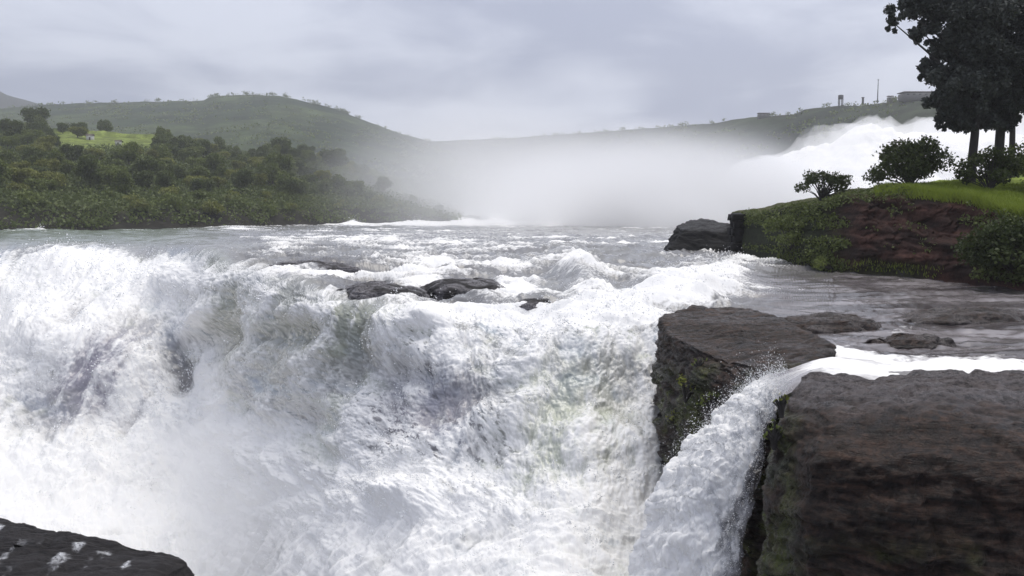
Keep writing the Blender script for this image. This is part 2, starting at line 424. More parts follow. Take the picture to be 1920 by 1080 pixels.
# ------------------------------------------------------------------ the river and the great fall: one flow of columns
# stations of a column after the lip, each (picture row, height) or ('y', distance, height)
KEYS = {
 -260: [(458, -.3), (525, -2.6), (650, -6), (800, -10), (940, -12), (1150, -12.6)],
    0: [(455, -.2), (520, -2.4), (650, -6), (800, -10), (940, -12), (1150, -12.6)],
  200: [(459, -.2), (525, -2.3), (660, -6.1), (810, -10), (940, -12), (1150, -12.6)],
  360: [(466, -.15), (535, -2.4), (675, -6.6), (820, -10), (945, -12), (1150, -12.6)],
  430: [(478, -.1), ('p', 550, 49), ('p', 690, 45), ('p', 830, 41), ('p', 950, 36), ('p', 1150, 28)],
  500: [(502, -.1), ('p', 565, 41), ('p', 705, 38), ('p', 850, 34), ('p', 965, 30), ('p', 1150, 24)],
  620: [(550, -.1), ('p', 620, 29.2), ('p', 740, 27.6), ('p', 880, 25.6), ('p', 985, 23.5), ('p', 1150, 20)],
  780: [(578, -.1), ('p', 640, 25.7), ('p', 760, 24.2), ('p', 900, 22.2), ('p', 1000, 20.3), ('p', 1150, 17.5)],
  960: [(594, -.1), ('p', 655, 23.6), ('p', 770, 22.2), ('p', 900, 20.2), ('p', 1000, 18.5), ('p', 1150, 16)],
 1120: [(590, .0), ('p', 650, 23.4), ('p', 770, 22), ('p', 900, 19.8), ('p', 1000, 18), ('p', 1150, 15.5)],
 1240: [(588, .05), ('p', 650, 23.4), ('p', 770, 22.2), ('p', 900, 20.2), ('p', 1000, 18.4), ('p', 1150, 16)],
 1330: [(592, .05), ('y', 23.0, -.8), ('y', 22.6, -2.5), ('y', 22.3, -4.0), ('y', 22.0, -5.5), ('y', 21.4, -7.0)],
 1440: [(640, .05), ('y', 18.6, -.8), ('y', 18.4, -2.5), ('y', 18.2, -4.0), ('y', 18.0, -5.5), ('y', 17.5, -7.0)],
 1560: [(690, .08), ('y', 15.3, -.6), ('y', 15.2, -2.5), ('y', 15.1, -4.0), ('y', 15.0, -5.5), ('y', 14.6, -7.0)],
 1900: [(702, .10), ('y', 14.8, -.6), ('y', 14.7, -2.5), ('y', 14.6, -4.0), ('y', 14.5, -5.5), ('y', 14.2, -7.0)],
 2500: [(702, .10), ('y', 14.8, -.6), ('y', 14.7, -2.5), ('y', 14.6, -4.0), ('y', 14.5, -5.5), ('y', 14.2, -7.0)],
}
kpx = np.array(sorted(KEYS), float)
kY = np.zeros((len(kpx), 7)); kZ = np.zeros((len(kpx), 7))
for i, k in enumerate(sorted(KEYS)):
    for j, s in enumerate(KEYS[k]):
        if s[0] == 'y': kY[i, j], kZ[i, j] = s[1], s[2]
        elif s[0] == 'p': kY[i, j] = s[2]; kZ[i, j] = at(0, s[1], s[2])[2]
        else: kZ[i, j] = s[1]; kY[i, j] = ydist(s[0], s[1])
    kY[i, 6] = min(9.0, kY[i, 5] - 6); kZ[i, 6] = kZ[i, 5] - 1.0
NXC = 1400
cpx = np.linspace(-240, 2140, NXC)
cY = np.stack([np.interp(cpx, kpx, kY[:, j]) for j in range(7)], 1)
cZ = np.stack([np.interp(cpx, kpx, kZ[:, j]) for j in range(7)], 1)
cY = smooth1d(cY, 31); cZ = smooth1d(cZ, 31)
# ragged lip: shift whole columns a little
jag = (fbm(cpx * .0045, 0, 3.3, 2) * 2.6)[:, None] * np.array([1, 1, .8, .6, .4, .2, 0]) * sstep(1230, 1050, cpx)[:, None] * (cY[:, :1] / 40)
cY = cY + jag
def pchip_cols(Yk, Zk, n):
    """smooth resample of the stations of every column"""
    d = np.sqrt(np.diff(Yk, axis=1) ** 2 + np.diff(Zk, axis=1) ** 2)
    s = np.concatenate([np.zeros((len(Yk), 1)), np.cumsum(d, 1)], 1)
    w = np.array([0, .13, .36, .62, .80, .95, 1.0])
    t = np.linspace(0, 1, n)
    Yo = np.stack([np.interp(t, w, Yk[i]) for i in range(len(Yk))]); Zo = np.stack([np.interp(t, w, Zk[i]) for i in range(len(Yk))])
    So = np.stack([np.interp(t, w, s[i]) for i in range(len(Yk))])
    k = 41; ker = np.hanning(k + 2)[1:-1]; ker /= ker.sum()
    def sm(a):
        p_ = np.concatenate([2 * a[:, :1] - a[:, k // 2:0:-1], a, 2 * a[:, -1:] - a[:, -2:-k // 2 - 1:-1]], 1)
        return np.apply_along_axis(lambda r: np.convolve(r, ker, 'valid'), 1, p_)[:, :n]
    return sm(Yo), sm(Zo), So
NF = 420; NU = 270
fY, fZ, fS = pchip_cols(cY, cZ, NF)
fY, fZ, fS = fY.T, fZ.T, fS.T                      # rows x columns
lipY, lipZ = fY[0], fZ[0]
lip_py = rowof(lipY, lipZ)
tu = np.linspace(0, 1, NU)[:, None] ** 1.15
upy = 412.0 + (lip_py[None] - 412.0) * tu
uZ = lipZ[None] * sstep(.55, 1, tu)
uY = ydist(upy, uZ); uY[-1] = lipY
uY = np.maximum(uY, lipY[None])
# two far rows carry the water on to the misty reach below the dam
uY = np.concatenate([np.full((1, NXC), 420.0), uY], 0); uZ = np.concatenate([np.zeros((1, NXC)), uZ], 0); upy = np.concatenate([np.full((1, NXC), 400.0), upy], 0)
uS = -(uY - lipY[None])
GY = np.concatenate([uY, fY[1:]], 0); GZ = np.concatenate([uZ, fZ[1:]], 0); GS = np.concatenate([uS, fS[1:]], 0)
NR = len(GY); LIPROW = NU
def smooth_rows(a, k, r0, r1):
    """soften the bend at the lip"""
    ker = np.hanning(k + 2)[1:-1]; ker /= ker.sum(); h = k // 2
    o = a.copy(); o[r0:r1] = sum(ker[i] * a[r0 - h + i:r1 - h + i] for i in range(k)); return o
GY = smooth_rows(GY, 71, LIPROW - 40, LIPROW + 90); GZ = smooth_rows(GZ, 71, LIPROW - 40, LIPROW + 90)
FT = np.float32
GY = GY.astype(FT); GZ = GZ.astype(FT); GS = GS.astype(FT)
GX = ((cpx[None] - 960) / F * GY).astype(FT)
P = np.stack([GX, GY, GZ], -1)
scr = rowof(GY, GZ).astype(FT); PX = np.broadcast_to(cpx[None].astype(FT), GY.shape)
fall1 = sstep(LIPROW - 30, LIPROW + 46, np.arange(NR)).astype(FT)[:, None]
fall = fall1 * np.ones((1, NXC), FT)
below = np.clip(scr - lip_py[None], 0, None).astype(FT)
lean = interp([(-300, .85), (150, .8), (400, .58), (600, .38), (800, .24), (1000, .14), (1250, .12), (1400, .0)], PX)
q = PX + lean * below
A = ((q - 960) / F * 34).astype(FT); B = (below / F * 34 * (1 + lean)).astype(FT)
def gs(x, y, sx, sy, rot=0.0):
    """soft patch in the flow round the point seen at x, y"""
    m_ = 3.2 * max(sx, sy); j0, j1 = np.searchsorted(cpx, (x - m_, x + m_)); o = np.zeros(PX.shape, FT)
    if j1 <= j0: return o
    dx = PX[:, j0:j1] - x; dy = scr[:, j0:j1] - y; c_, s_ = math.cos(rot), math.sin(rot)
    o[:, j0:j1] = np.exp(-(((dx * c_ + dy * s_) / sx) ** 2 + ((-dx * s_ + dy * c_) / sy) ** 2)); return o
CFN = int(np.searchsorted(cpx, 1420)); US = (slice(0, LIPROW + 47), slice(0, NXC)); FS = (slice(LIPROW - 32, NR), slice(0, CFN))
def onU(fn, *a):
    o = np.zeros(PX.shape, FT); o[US] = fn(*[x[US] for x in a]); return o
def onF(fn, *a):
    o = np.zeros(PX.shape, FT); o[FS] = fn(*[x[FS] for x in a]); return o
det = np.clip(GY / 30, .5, 2.2)
nrm = grid_normals(P); nrm *= np.sign(nrm[..., 2:3] + 1e-6)
# falling water: leaning strands on the far curtain, tumbling torn water near the rock
near = sstep(640, 860, PX).astype(FT); basey = sstep(120, 420, below).astype(FT)
wa = onF(lambda a, b: fbm(a * .9, b * .7, 3.1, 3), A, B) * .28
str1 = onF(lambda a, b: fbm(a * 1.0, b * .16, 1.0, 4, .55), A, B)
bulge = onF(lambda a, b: fbm(a * .30, b * .24, 4.1, 3), A, B)
lump = onF(lambda a, b, c: billow(a * .8 + c, b * .50 + c, 2.7, 4, .5), A, B, wa)
fine_ = onF(lambda a, b, c: billow(a * 2.4 + c, b * 1.5, 5.0, 4, .6), A, B, wa)
gx = onF(lambda a, b, c: fbm(a * 2.0 + c, b * .30 + .3 * c, 2.2, 6, .66), A, B, wa)
mot = onF(lambda a, b, c: fbm(a * 1.5 + c, b * 1.15 + c, 7.2, 6, .70), A, B, wa)
gy_ = onF(lambda a, b: fbm(a * .42, b * .26, 6.2, 4, .6), A, B)
grain = onF(lambda a, b: fbm(a * 9, b * 6, 9.2, 3, .75), A, B)
puff = onF(lambda a, b: billow(a * .40, b * .55, 1.4, 5, .5), GX * 1.2, B)
disp_f = .50 * bulge + .30 * str1 * (1 - .7 * near) + .12 * gx * (1 - .5 * near) + .11 * (1 + 1.3 * near) * (lump - .42) + .07 * (fine_ - .42) + .03 * grain
rb = np.random.default_rng(19); boss = np.zeros(PX.shape, FT)
for _ in range(70):                                  # ledges under the water throw it outwards here and there
    bx_ = rb.uniform(-150, 1230); by_ = float(np.interp(bx_, cpx, lip_py)) + rb.uniform(5, 400); w_ = rb.uniform(35, 110)
    tl = float(np.interp(bx_, (0, 400, 600, 1200), (-.8, -.6, -.35, -.1))) + rb.normal() * .25
    boss += rb.uniform(.25, .75) * gs(bx_, by_, w_, w_ * rb.uniform(.35, .8), tl) - .35 * gs(bx_ - 10, by_ + w_ * .8, w_ * .8, w_ * .4, tl)
disp_f = disp_f + .55 * boss
disp_f = disp_f * (1 - .4 * basey) + .40 * basey * (puff - .4)
# upper river: choppy standing waves, steepest towards the lip
w1 = onU(lambda a, b: billow(a * .16 + .05 * b, b * .26, 2.0, 4, .55), GX, GY); w2 = onU(lambda a, b: fbm(a * .8, b * 1.0, 6.0, 4, .6), GX, GY)
chop = sstep(420, 470, scr) * .55 + .28
shal = (sstep(1330, 1480, PX) * sstep(480, 520, scr)).astype(FT)          # thin sheet over flat rock on the right
shn = onU(lambda a, b: fbm(a * .16 + .05 * b, b * 1.2, 3.0, 5, .65), GX, GY); shr = onU(lambda a, b: billow(a * .22 + .1 * b, b * 1.0, 3.6, 4, .6), GX, GY)
disp_u = (1.1 * (.45 - w1) + .16 * w2) * chop * (1 - .88 * shal) - .12 + shal * (.10 * shn + .16 * (.4 - shr))
tong = (sstep(520, 380, PX) * sstep(425, 440, scr)).astype(FT)
disp_u = disp_u * (1 - .75 * tong)
disp_u *= np.where(scr < 405, 0, 1) * (sstep(300, 120, GY) * .8 + .2)
hump = -.15 * gs(705, 532, 60, 22, .1) - .15 * gs(880, 530, 60, 22) - .1 * gs(590, 490, 80, 12) + .9 * gs(1090, 515, 45, 30, .5) + .55 * gs(1270, 545, 130, 26, -.25) + .35 * gs(390, 480, 60, 24)
crest = .75 * (gs(660, 417, 16, 7) + gs(870, 414, 26, 7) + gs(930, 414, 18, 7) + gs(1035, 415, 26, 7) + .8 * gs(780, 417, 40, 5) + .5 * gs(440, 428, 50, 5) + .5 * gs(60, 432, 60, 5))
pool = sstep(930, 1010, scr + 25 * bulge).astype(FT)
pw = onF(lambda a, b: billow(a * .38, b * .75, 21.0, 5, .58), GX, GY); pf = onF(lambda a, b: fbm(a * .5, b * 1.1, 23.0, 5, .65), GX, GY)
disp_f = disp_f * (1 - .7 * pool) + pool * .55 * (.42 - pw)
D = disp_u * (1 - fall) + disp_f * fall * np.clip(det, .6, 1.6)
D = D - 1.1 * gs(325, 690, 26, 60, -.15) - .8 * gs(430, 590, 26, 85, .2)
P = P + nrm * D[..., None]
P[..., 2] += hump * (1 - fall * .5) + crest * (.6 + .8 * np.abs(onU(lambda a, b: fbm(a * .5, b * .3, 8.0, 3), GX, GY)))
# --- colours: water body and foam amount
fo_u = .31 + .60 * onU(lambda a, b: fbm(a * .22 + .08 * b, b * .16, 4.0, 5, .6), GX, GY) + .75 * (.42 - w1) + .12 * w2
fo_u = fo_u - .16 * sstep(470, 430, scr)
lines = sstep(.10, .5, onU(lambda a, b: fbm(a * .045, b * .22, 9.0, 4, .6), GX, GY)); fo_u = fo_u + .45 * lines
fo_u += 1.0 * crest + .55 * gs(1090, 515, 50, 34, .4) + .75 * gs(1290, 540, 150, 26, -.22) + .5 * gs(1000, 590, 260, 22) + .45 * gs(700, 500, 130, 9, -.05) + .3 * gs(720, 445, 200, 12)
fo_u += .5 * gs(640, 418, 500, 3.2) + .55 * gs(960, 419, 260, 4)
fo_u += .45 * gs(785, 525, 45, 26) + .4 * gs(960, 535, 45, 30) + .3 * gs(640, 515, 60, 10)
fo_u -= .6 * gs(690, 535, 52, 15, .12) + .6 * gs(872, 530, 52, 14) + .5 * gs(590, 488, 80, 10, .03) + .4 * gs(1010, 560, 40, 12) + .35 * gs(1150, 480, 140, 18)
fo_u -= tong * (.42 - .3 * sstep(460, 500, scr))
fo_sh = .02 + .5 * shn + .35 * (.4 - shr) + 1.5 * gs(1780, 672, 190, 13, .03) + .9 * gs(1600, 650, 70, 10, .2) + .5 * gs(1480, 622, 90, 10, .3) + .4 * gs(1690, 615, 50, 12, -.4) + .5 * gs(1370, 540, 130, 12)
fo_u = fo_u * (1 - shal) + fo_sh * shal
fo_f = (.76 + .50 * str1 + .55 * gx + .40 * gy_ + .25 * (lump - .42)) * (1 - near) + near * (.66 + .95 * mot + .30 * (lump - .42) + .55 * gy_) + .20 * boss + .16 * (fine_ - .42) + .26 * grain
gx = gx * (1 - near) + near * mot
fo_f += .36 * sstep(280, 440, below).astype(FT) + .3 * gs(330, 900, 170, 90)
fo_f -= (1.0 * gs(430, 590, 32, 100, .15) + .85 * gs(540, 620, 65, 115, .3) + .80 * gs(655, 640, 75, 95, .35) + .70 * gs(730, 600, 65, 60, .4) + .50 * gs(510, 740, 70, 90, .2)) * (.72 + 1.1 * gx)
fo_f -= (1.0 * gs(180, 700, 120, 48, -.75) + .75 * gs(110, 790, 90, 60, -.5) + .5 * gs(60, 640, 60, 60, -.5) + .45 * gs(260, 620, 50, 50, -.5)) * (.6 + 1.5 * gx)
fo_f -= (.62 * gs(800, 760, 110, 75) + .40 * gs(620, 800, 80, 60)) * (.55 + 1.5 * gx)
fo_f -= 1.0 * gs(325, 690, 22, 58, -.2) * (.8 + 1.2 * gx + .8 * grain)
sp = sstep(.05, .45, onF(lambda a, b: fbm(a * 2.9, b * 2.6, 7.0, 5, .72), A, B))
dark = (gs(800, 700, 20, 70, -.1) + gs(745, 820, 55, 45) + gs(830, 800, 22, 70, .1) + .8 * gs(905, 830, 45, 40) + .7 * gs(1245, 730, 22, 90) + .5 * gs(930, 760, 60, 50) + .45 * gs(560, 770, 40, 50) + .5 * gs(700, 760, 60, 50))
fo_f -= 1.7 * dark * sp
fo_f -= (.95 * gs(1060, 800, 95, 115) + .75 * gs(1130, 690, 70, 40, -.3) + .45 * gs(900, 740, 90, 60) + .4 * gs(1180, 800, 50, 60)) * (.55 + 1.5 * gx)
fo_f = fo_f * (1 - pool) + pool * (.86 + .75 * pf + .4 * (.42 - pw))
foam = np.clip(fo_u * (1 - fall) + fo_f * fall, -.4, 1.3)
def mixc(c_, target, m_):
    m_ = np.clip(m_, 0, 1)[..., None]; return c_ * (1 - m_) + np.asarray(target, FT) * m_
c_river = lerp((.175, .172, .172), (.29, .29, .285), sstep(-.4, .4, onU(lambda a, b: fbm(a * .12, b * .2, 1.7, 4), GX, GY))).astype(FT)
c_river = mixc(c_river, (.20, .235, .19), sstep(500, 250, PX) * sstep(475, 440, scr))
c_river = mixc(c_river, (.10, .093, .095), gs(690, 535, 60, 18, .12) + gs(872, 530, 60, 16) + .8 * gs(590, 488, 90, 11))
c_sh = lerp((.062, .053, .053), (.25, .228, .230), sstep(-.30, .32, onU(lambda a, b: fbm(a * .18, b * 1.5, 12.0, 5, .68), GX, GY)))
c_river = c_river * (1 - shal[..., None]) + c_sh * shal[..., None]
c_fall = lerp((.34, .34, .325), (.53, .53, .51), sstep(-.3, .3, gx)).astype(FT)
c_fall = mixc(c_fall, (.50, .53, .42), .8 * sstep(.05, .35, onF(lambda a, b: fbm(a * .5, b * .5, 13.0, 3), A, B)))
c_fall = mixc(c_fall, (.44, .49, .54), .8 * sstep(.05, .35, onF(lambda a, b: fbm(a * .6, b * .6, 17.0, 3), A, B)))
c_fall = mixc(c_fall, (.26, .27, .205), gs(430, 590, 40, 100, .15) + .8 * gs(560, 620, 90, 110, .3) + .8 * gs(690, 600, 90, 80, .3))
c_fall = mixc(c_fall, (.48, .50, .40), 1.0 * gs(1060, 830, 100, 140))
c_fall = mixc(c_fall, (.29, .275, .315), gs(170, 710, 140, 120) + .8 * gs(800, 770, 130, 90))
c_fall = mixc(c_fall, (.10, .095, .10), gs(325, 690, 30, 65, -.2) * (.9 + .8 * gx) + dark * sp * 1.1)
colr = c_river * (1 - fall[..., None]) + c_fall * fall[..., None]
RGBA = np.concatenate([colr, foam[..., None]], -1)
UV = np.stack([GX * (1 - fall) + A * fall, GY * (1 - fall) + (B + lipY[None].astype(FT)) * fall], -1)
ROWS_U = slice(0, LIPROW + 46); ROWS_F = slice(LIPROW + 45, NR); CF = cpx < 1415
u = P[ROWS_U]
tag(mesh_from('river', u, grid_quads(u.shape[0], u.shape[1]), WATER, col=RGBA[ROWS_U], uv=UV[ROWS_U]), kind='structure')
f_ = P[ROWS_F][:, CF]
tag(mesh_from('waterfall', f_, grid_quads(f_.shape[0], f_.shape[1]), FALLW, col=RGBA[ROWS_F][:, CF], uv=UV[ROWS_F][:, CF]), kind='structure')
# mist that boils up from the foot of the fall: a layer that thickens downwards
def shell_mist(name, Pm, th, nrm_, mat, label, flip=True):
    fr = Pm + nrm_ * th[..., None]; bk_ = Pm - nrm_ * .25 * sstep(0, .6, th)[..., None]
    ny_, nx_ = Pm.shape[:2]; qf = grid_quads(ny_, nx_); n0 = ny_ * nx_
    qb = qf[:, ::-1] + n0
    e = np.concatenate([np.arange(nx_ - 1), ]); rim = []
    def strip(idx):
        a = idx[:-1]; b = idx[1:]; rim.append(np.stack([b, a, a + n0, b + n0], 1))
    I = np.arange(n0).reshape(ny_, nx_)
    strip(I[0]); strip(I[:, -1]); strip(I[-1, ::-1]); strip(I[::-1, 0])
    o = mesh_from(name, np.concatenate([fr.reshape(-1, 3), bk_.reshape(-1, 3)]), np.concatenate([qf, qb] + rim)[:, ::-1 if flip else 1], mat)
    return tag(o, label, 'mist', kind='stuff')
def mist_mat(name, dens, col=(1, 1, 1), aniso=.0):
    m, t, b = new_mat(name); t.nodes.remove(b)
    v = N(t, 'ShaderNodeVolumePrincipled'); v.inputs['Color'].default_value = tuple(col) + (1,); v.inputs['Density'].default_value = dens; v.inputs['Anisotropy'].default_value = aniso
    L(t, v.outputs[0], t.nodes['Material Output'].inputs['Volume']); return m
sl = (slice(LIPROW + 40, NR, 6), slice(0, CFN, 6))
Pm = np.stack([GX, GY, GZ], -1)[sl]; bm = below[sl]; pxm = PX[sl]; syr = scr[sl]
hgt = interp([(-260, 250), (0, 260), (250, 240), (420, 170), (520, 190), (650, 260), (800, 300), (1000, 300), (1150, 280), (1250, 250), (1420, 250)], pxm)
cloud_n = billow(Pm[..., 0] * .16, syr * .007, 3.3, 3, .4); cloud_f = fbm(Pm[..., 0] * .1, syr * .006, 8.8, 3)
th = sstep(0, 260, bm - hgt - 150 * cloud_f) * (1.1 + 1.3 * cloud_n) * np.clip(Pm[..., 1] / 26, .7, 1.7)
th = np.maximum(th * sstep(1300, 1120, pxm) ** 1.5, .004)
n2m = nrm[sl].copy(); n2m = n2m * .5 + np.array([0, -.75, .35]); n2m /= np.linalg.norm(n2m, axis=-1, keepdims=True)
shell_mist('mist', Pm + n2m * .15, th, n2m, mist_mat('fall_mist', .085, (1, 1, 1), .2), 'soft white mist boiling up from the foot of the great fall')
# rock bed that carries the flow
bed = np.stack([GX, GY + .8 * fall, GZ - 1.9], -1)[1::8, ::8]
tag(mesh_from('riverbed', bed, grid_quads(bed.shape[0], bed.shape[1]), GREYROCK, col=np.zeros(bed.shape[:2] + (4,))), kind='structure')

# ------------------------------------------------------------------ rocks
def loft_rock(name, rings, nu, nv, amp, mat, label=None, cat='rock', seed=0.0, strata=.10, moss=None, sfreq=4.0, group=None, soft=9, tilt=(0, 0), wet=None):
    """closed rings of (picture x, picture y, distance), top ring first; the top is capped towards its centre"""
    W = []
    for r in rings:
        p_ = at(*np.array(r, float).T); p_ = np.concatenate([p_, p_[:1]], 0)
        d = np.concatenate([[0], np.cumsum(np.linalg.norm(np.diff(p_, axis=0), axis=1))]); d /= d[-1]
        # keep the same parameter for the corners of every ring
        d = np.linspace(0, 1, len(p_)) * .5 + d * .5 if len(p_) > 3 else d
        W.append((p_, d))
    dk_ = W[0][1]
    tt = np.linspace(0, 1, nu, endpoint=False)
    Rg = [np.stack([np.interp(tt, dk_, p_[:, i]) for i in range(3)], 1) for p_, _ in W]
    c0 = Rg[0].mean(0)
    caps = [c0 + (Rg[0] - c0) * s for s in (.02, .25, .5, .75)]
    for s, cp_ in zip((.02, .25, .5, .75), caps): cp_[:, 2] += .06 * (1 - s)
    allr = np.array(caps + Rg)
    ln = np.array([0] + [np.linalg.norm(allr[i + 1] - allr[i], axis=1).mean() for i in range(len(allr) - 1)]); ln = np.cumsum(ln); ln /= ln[-1]
    tv = np.linspace(0, 1, nv)
    V = np.stack([np.stack([np.interp(tv, ln, allr[:, j, i]) for j in range(nu)], 1) for i in range(3)], -1)
    if soft:
        k = soft; ker = np.hanning(k + 2)[1:-1]; ker /= ker.sum()
        pad = np.concatenate([np.repeat(V[:1], k // 2, 0), V, np.repeat(V[-1:], k // 2, 0)], 0)
        V = sum(ker[i] * pad[i:i + nv] for i in range(k))
        V = sum(ker[i] * np.roll(V, i - k // 2, axis=1) for i in range(k))
    Vw = np.concatenate([V, V[:, :1]], 1); n = grid_normals(Vw)[:, :-1]
    cen = V.mean((0, 1)); sgn = np.sign(((V - cen) * n).sum(-1).mean()); n = n * sgn
    x, y, z = V[..., 0], V[..., 1], V[..., 2]
    zs = z + tilt[0] * x + tilt[1] * y + .45 * fbm(x * .5, y * .5, z * .9 + seed, 4)
    d = amp * fbm(x * .55, y * .55, z * .8 + seed, 5, .55)
    side = 1 - np.clip(n[..., 2], 0, 1) * .8
    for fq, am in ((1.0, 1.0), (2.7, .55), (6.1, .32), (11.0, .16)):          # beds of unequal thickness, each worn back differently
        s = (zs + .15 / fq * fbm(x * 1.1 * fq, y * 1.1 * fq, z * .5 + fq, 3)) * sfreq * fq; fl = np.floor(s); fr = s - fl
        led = perlin(fl * 3.7 + seed, x * .35 * fq ** .5, y * .35 * fq ** .5); led2 = perlin(fl * 3.7 + 3.7 + seed, x * .35 * fq ** .5, y * .35 * fq ** .5)
        prof = led * (1 - sstep(.8, 1, fr)) + led2 * sstep(.8, 1, fr) - .35 * np.exp(-((fr - .9) / .1) ** 2)
        d = d + strata * am * prof * side
    cr = 1 - np.abs(perlin(x * .9 + .3 * z, y * .9, z * .7 + seed * 2)) * 6
    d = d - .045 * np.clip(cr, 0, 1) * (amp / .2)                     # open joints
    up = np.clip(n[..., 2], 0, 1)
    d += min(amp, .16) * (.16 * billow(x * 2.2, y * 2.2, z * 5.0 + seed, 4, .6) + up * .55 * (.45 - billow(x * .35 + .2 * y, y * 2.6, seed, 5, .6)))
    V = V + n * d[..., None]
    col = np.zeros(V.shape[:2] + (4,))
    if moss is not None:
        mk = moss(x, y, z, n, rowof(y, z), 960 + F * x / y)
        col[..., :3] = lerp((.022, .030, .008), (.075, .090, .016), sstep(-.3, .3, fbm(x * 2, y * 2, z * 2, 3))); col[..., 3] = mk
    if wet is not None:  # overlay colour: foam, water film, paler tops, painted sheen
        wk, wc = wet(x, y, z, n, rowof(y, z), 960 + F * x / y)
        col[..., :3] = np.where(wk[..., None] > col[..., 3:4], np.array(wc), col[..., :3]); col[..., 3] = np.maximum(col[..., 3], wk)
    q_ = grid_quads(nv, nu, True)
    if sgn < 0: q_ = q_[:, ::-1]
    o = mesh_from(name, V, q_, mat, col=col)
    return tag(o, label, cat, group)

loft_rock('rock_block', [
  [(1238, 590, 21.9), (1300, 577, 23.2), (1400, 580, 23.0), (1480, 606, 20.8), (1530, 636, 18.8), (1566, 660, 17.6), (1500, 690, 16.6), (1410, 684, 17.0), (1310, 655, 18.6), (1252, 625, 20.4)],
  [(1233, 640, 21.9), (1300, 627, 23.4), (1400, 630, 23.4), (1490, 650, 21.0), (1545, 690, 18.8), (1575, 712, 17.4), (1500, 742, 16.4), (1400, 735, 16.7), (1305, 705, 18.2), (1246, 680, 20.2)],
  [(1232, 1000, 21.9), (1300, 950, 23.4), (1400, 950, 23.4), (1490, 1000, 21.0), (1545, 1050, 18.8), (1575, 1050, 17.2), (1500, 1100, 16.2), (1400, 1100, 16.5), (1305, 1050, 18.0), (1246, 1020, 20.0)],
  ], 520, 300, .20, ROCK, 'dark brown layered rock block jutting out between the great fall and the small cascade', 'rock', 1.3, .16,
  moss=lambda x, y, z, n, sy, sx: 1.0 * sstep(660, 720, sy) * sstep(-.2, .15, fbm(x * 1.4, y * 1.4, z * 1.4, 4)), sfreq=3.2, tilt=(.12, .05),
  wet=lambda x, y, z, n, sy, sx: (.5 * sstep(.55, .9, n[..., 2]) * sstep(-.1, .3, fbm(x * 1.6 + y, y * .6, 4, 4)), (.075, .063, .060)))  # sheen of the damp up-facing top, painted in as paler patches
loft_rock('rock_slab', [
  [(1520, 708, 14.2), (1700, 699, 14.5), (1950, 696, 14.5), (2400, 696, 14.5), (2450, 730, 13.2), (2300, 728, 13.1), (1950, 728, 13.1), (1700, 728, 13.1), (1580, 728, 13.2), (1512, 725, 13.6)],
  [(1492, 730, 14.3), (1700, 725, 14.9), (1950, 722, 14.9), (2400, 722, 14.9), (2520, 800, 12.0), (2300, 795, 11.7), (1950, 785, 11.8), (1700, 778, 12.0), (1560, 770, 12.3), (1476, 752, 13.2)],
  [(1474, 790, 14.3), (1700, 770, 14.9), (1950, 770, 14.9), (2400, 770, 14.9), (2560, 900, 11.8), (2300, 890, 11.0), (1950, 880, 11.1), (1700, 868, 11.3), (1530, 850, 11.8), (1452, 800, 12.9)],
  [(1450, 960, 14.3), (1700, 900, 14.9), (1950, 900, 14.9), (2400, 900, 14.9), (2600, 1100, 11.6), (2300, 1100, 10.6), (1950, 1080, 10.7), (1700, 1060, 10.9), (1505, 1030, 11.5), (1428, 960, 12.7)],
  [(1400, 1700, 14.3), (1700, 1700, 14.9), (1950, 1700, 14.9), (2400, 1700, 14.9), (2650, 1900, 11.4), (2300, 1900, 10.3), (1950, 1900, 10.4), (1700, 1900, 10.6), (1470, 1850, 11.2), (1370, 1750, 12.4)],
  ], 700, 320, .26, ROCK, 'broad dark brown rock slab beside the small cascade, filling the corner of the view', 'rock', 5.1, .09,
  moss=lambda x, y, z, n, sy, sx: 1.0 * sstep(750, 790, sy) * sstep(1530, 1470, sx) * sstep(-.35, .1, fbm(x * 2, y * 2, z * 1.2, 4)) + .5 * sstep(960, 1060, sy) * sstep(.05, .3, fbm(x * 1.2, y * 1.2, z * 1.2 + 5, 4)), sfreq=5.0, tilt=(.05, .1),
  wet=lambda x, y, z, n, sy, sx: (.85 * sstep(.6, .9, n[..., 2]) * sstep(800, 730, sy + 45 * fbm(x * .8, y * 1.6, 3, 4)), (.12, .105, .105)))  # grey sky sheen on the wet up-facing top, put into the colour
loft_rock('flat_rock', [
  [(-220, 945, 26.5), (-60, 955, 26.2), (5, 966, 26), (60, 984, 25.6), (150, 1003, 25), (250, 1018, 24.6), (350, 1046, 24), (290, 1088, 22.8), (80, 1130, 22), (-220, 1130, 22)],
  [(-220, 985, 26.8), (-60, 990, 26.6), (5, 1000, 26.4), (60, 1012, 26), (150, 1030, 25.4), (260, 1050, 25), (368, 1066, 24), (300, 1120, 22.6), (80, 1160, 21.8), (-220, 1160, 21.8)],
  [(-220, 1250, 27), (-60, 1250, 26.8), (5, 1250, 26.6), (60, 1250, 26.2), (150, 1260, 25.6), (270, 1260, 25.2), (400, 1260, 24), (320, 1360, 22.4), (80, 1400, 21.4), (-220, 1400, 21.4)],
  ], 360, 150, .20, GREYROCK, 'low flat dark grey rock at the foot of the great fall, foam on its edge', 'rock', 9.4, .08,
  wet=lambda x, y, z, n, sy, sx: (sstep(.18, .42, fbm(x * 1.3, y * 1.3, z + 3, 4)) * sstep(1.2, .6, np.abs(fbm(x * .3, y * .3, 1, 2)) * 4), (.75, .76, .78)))
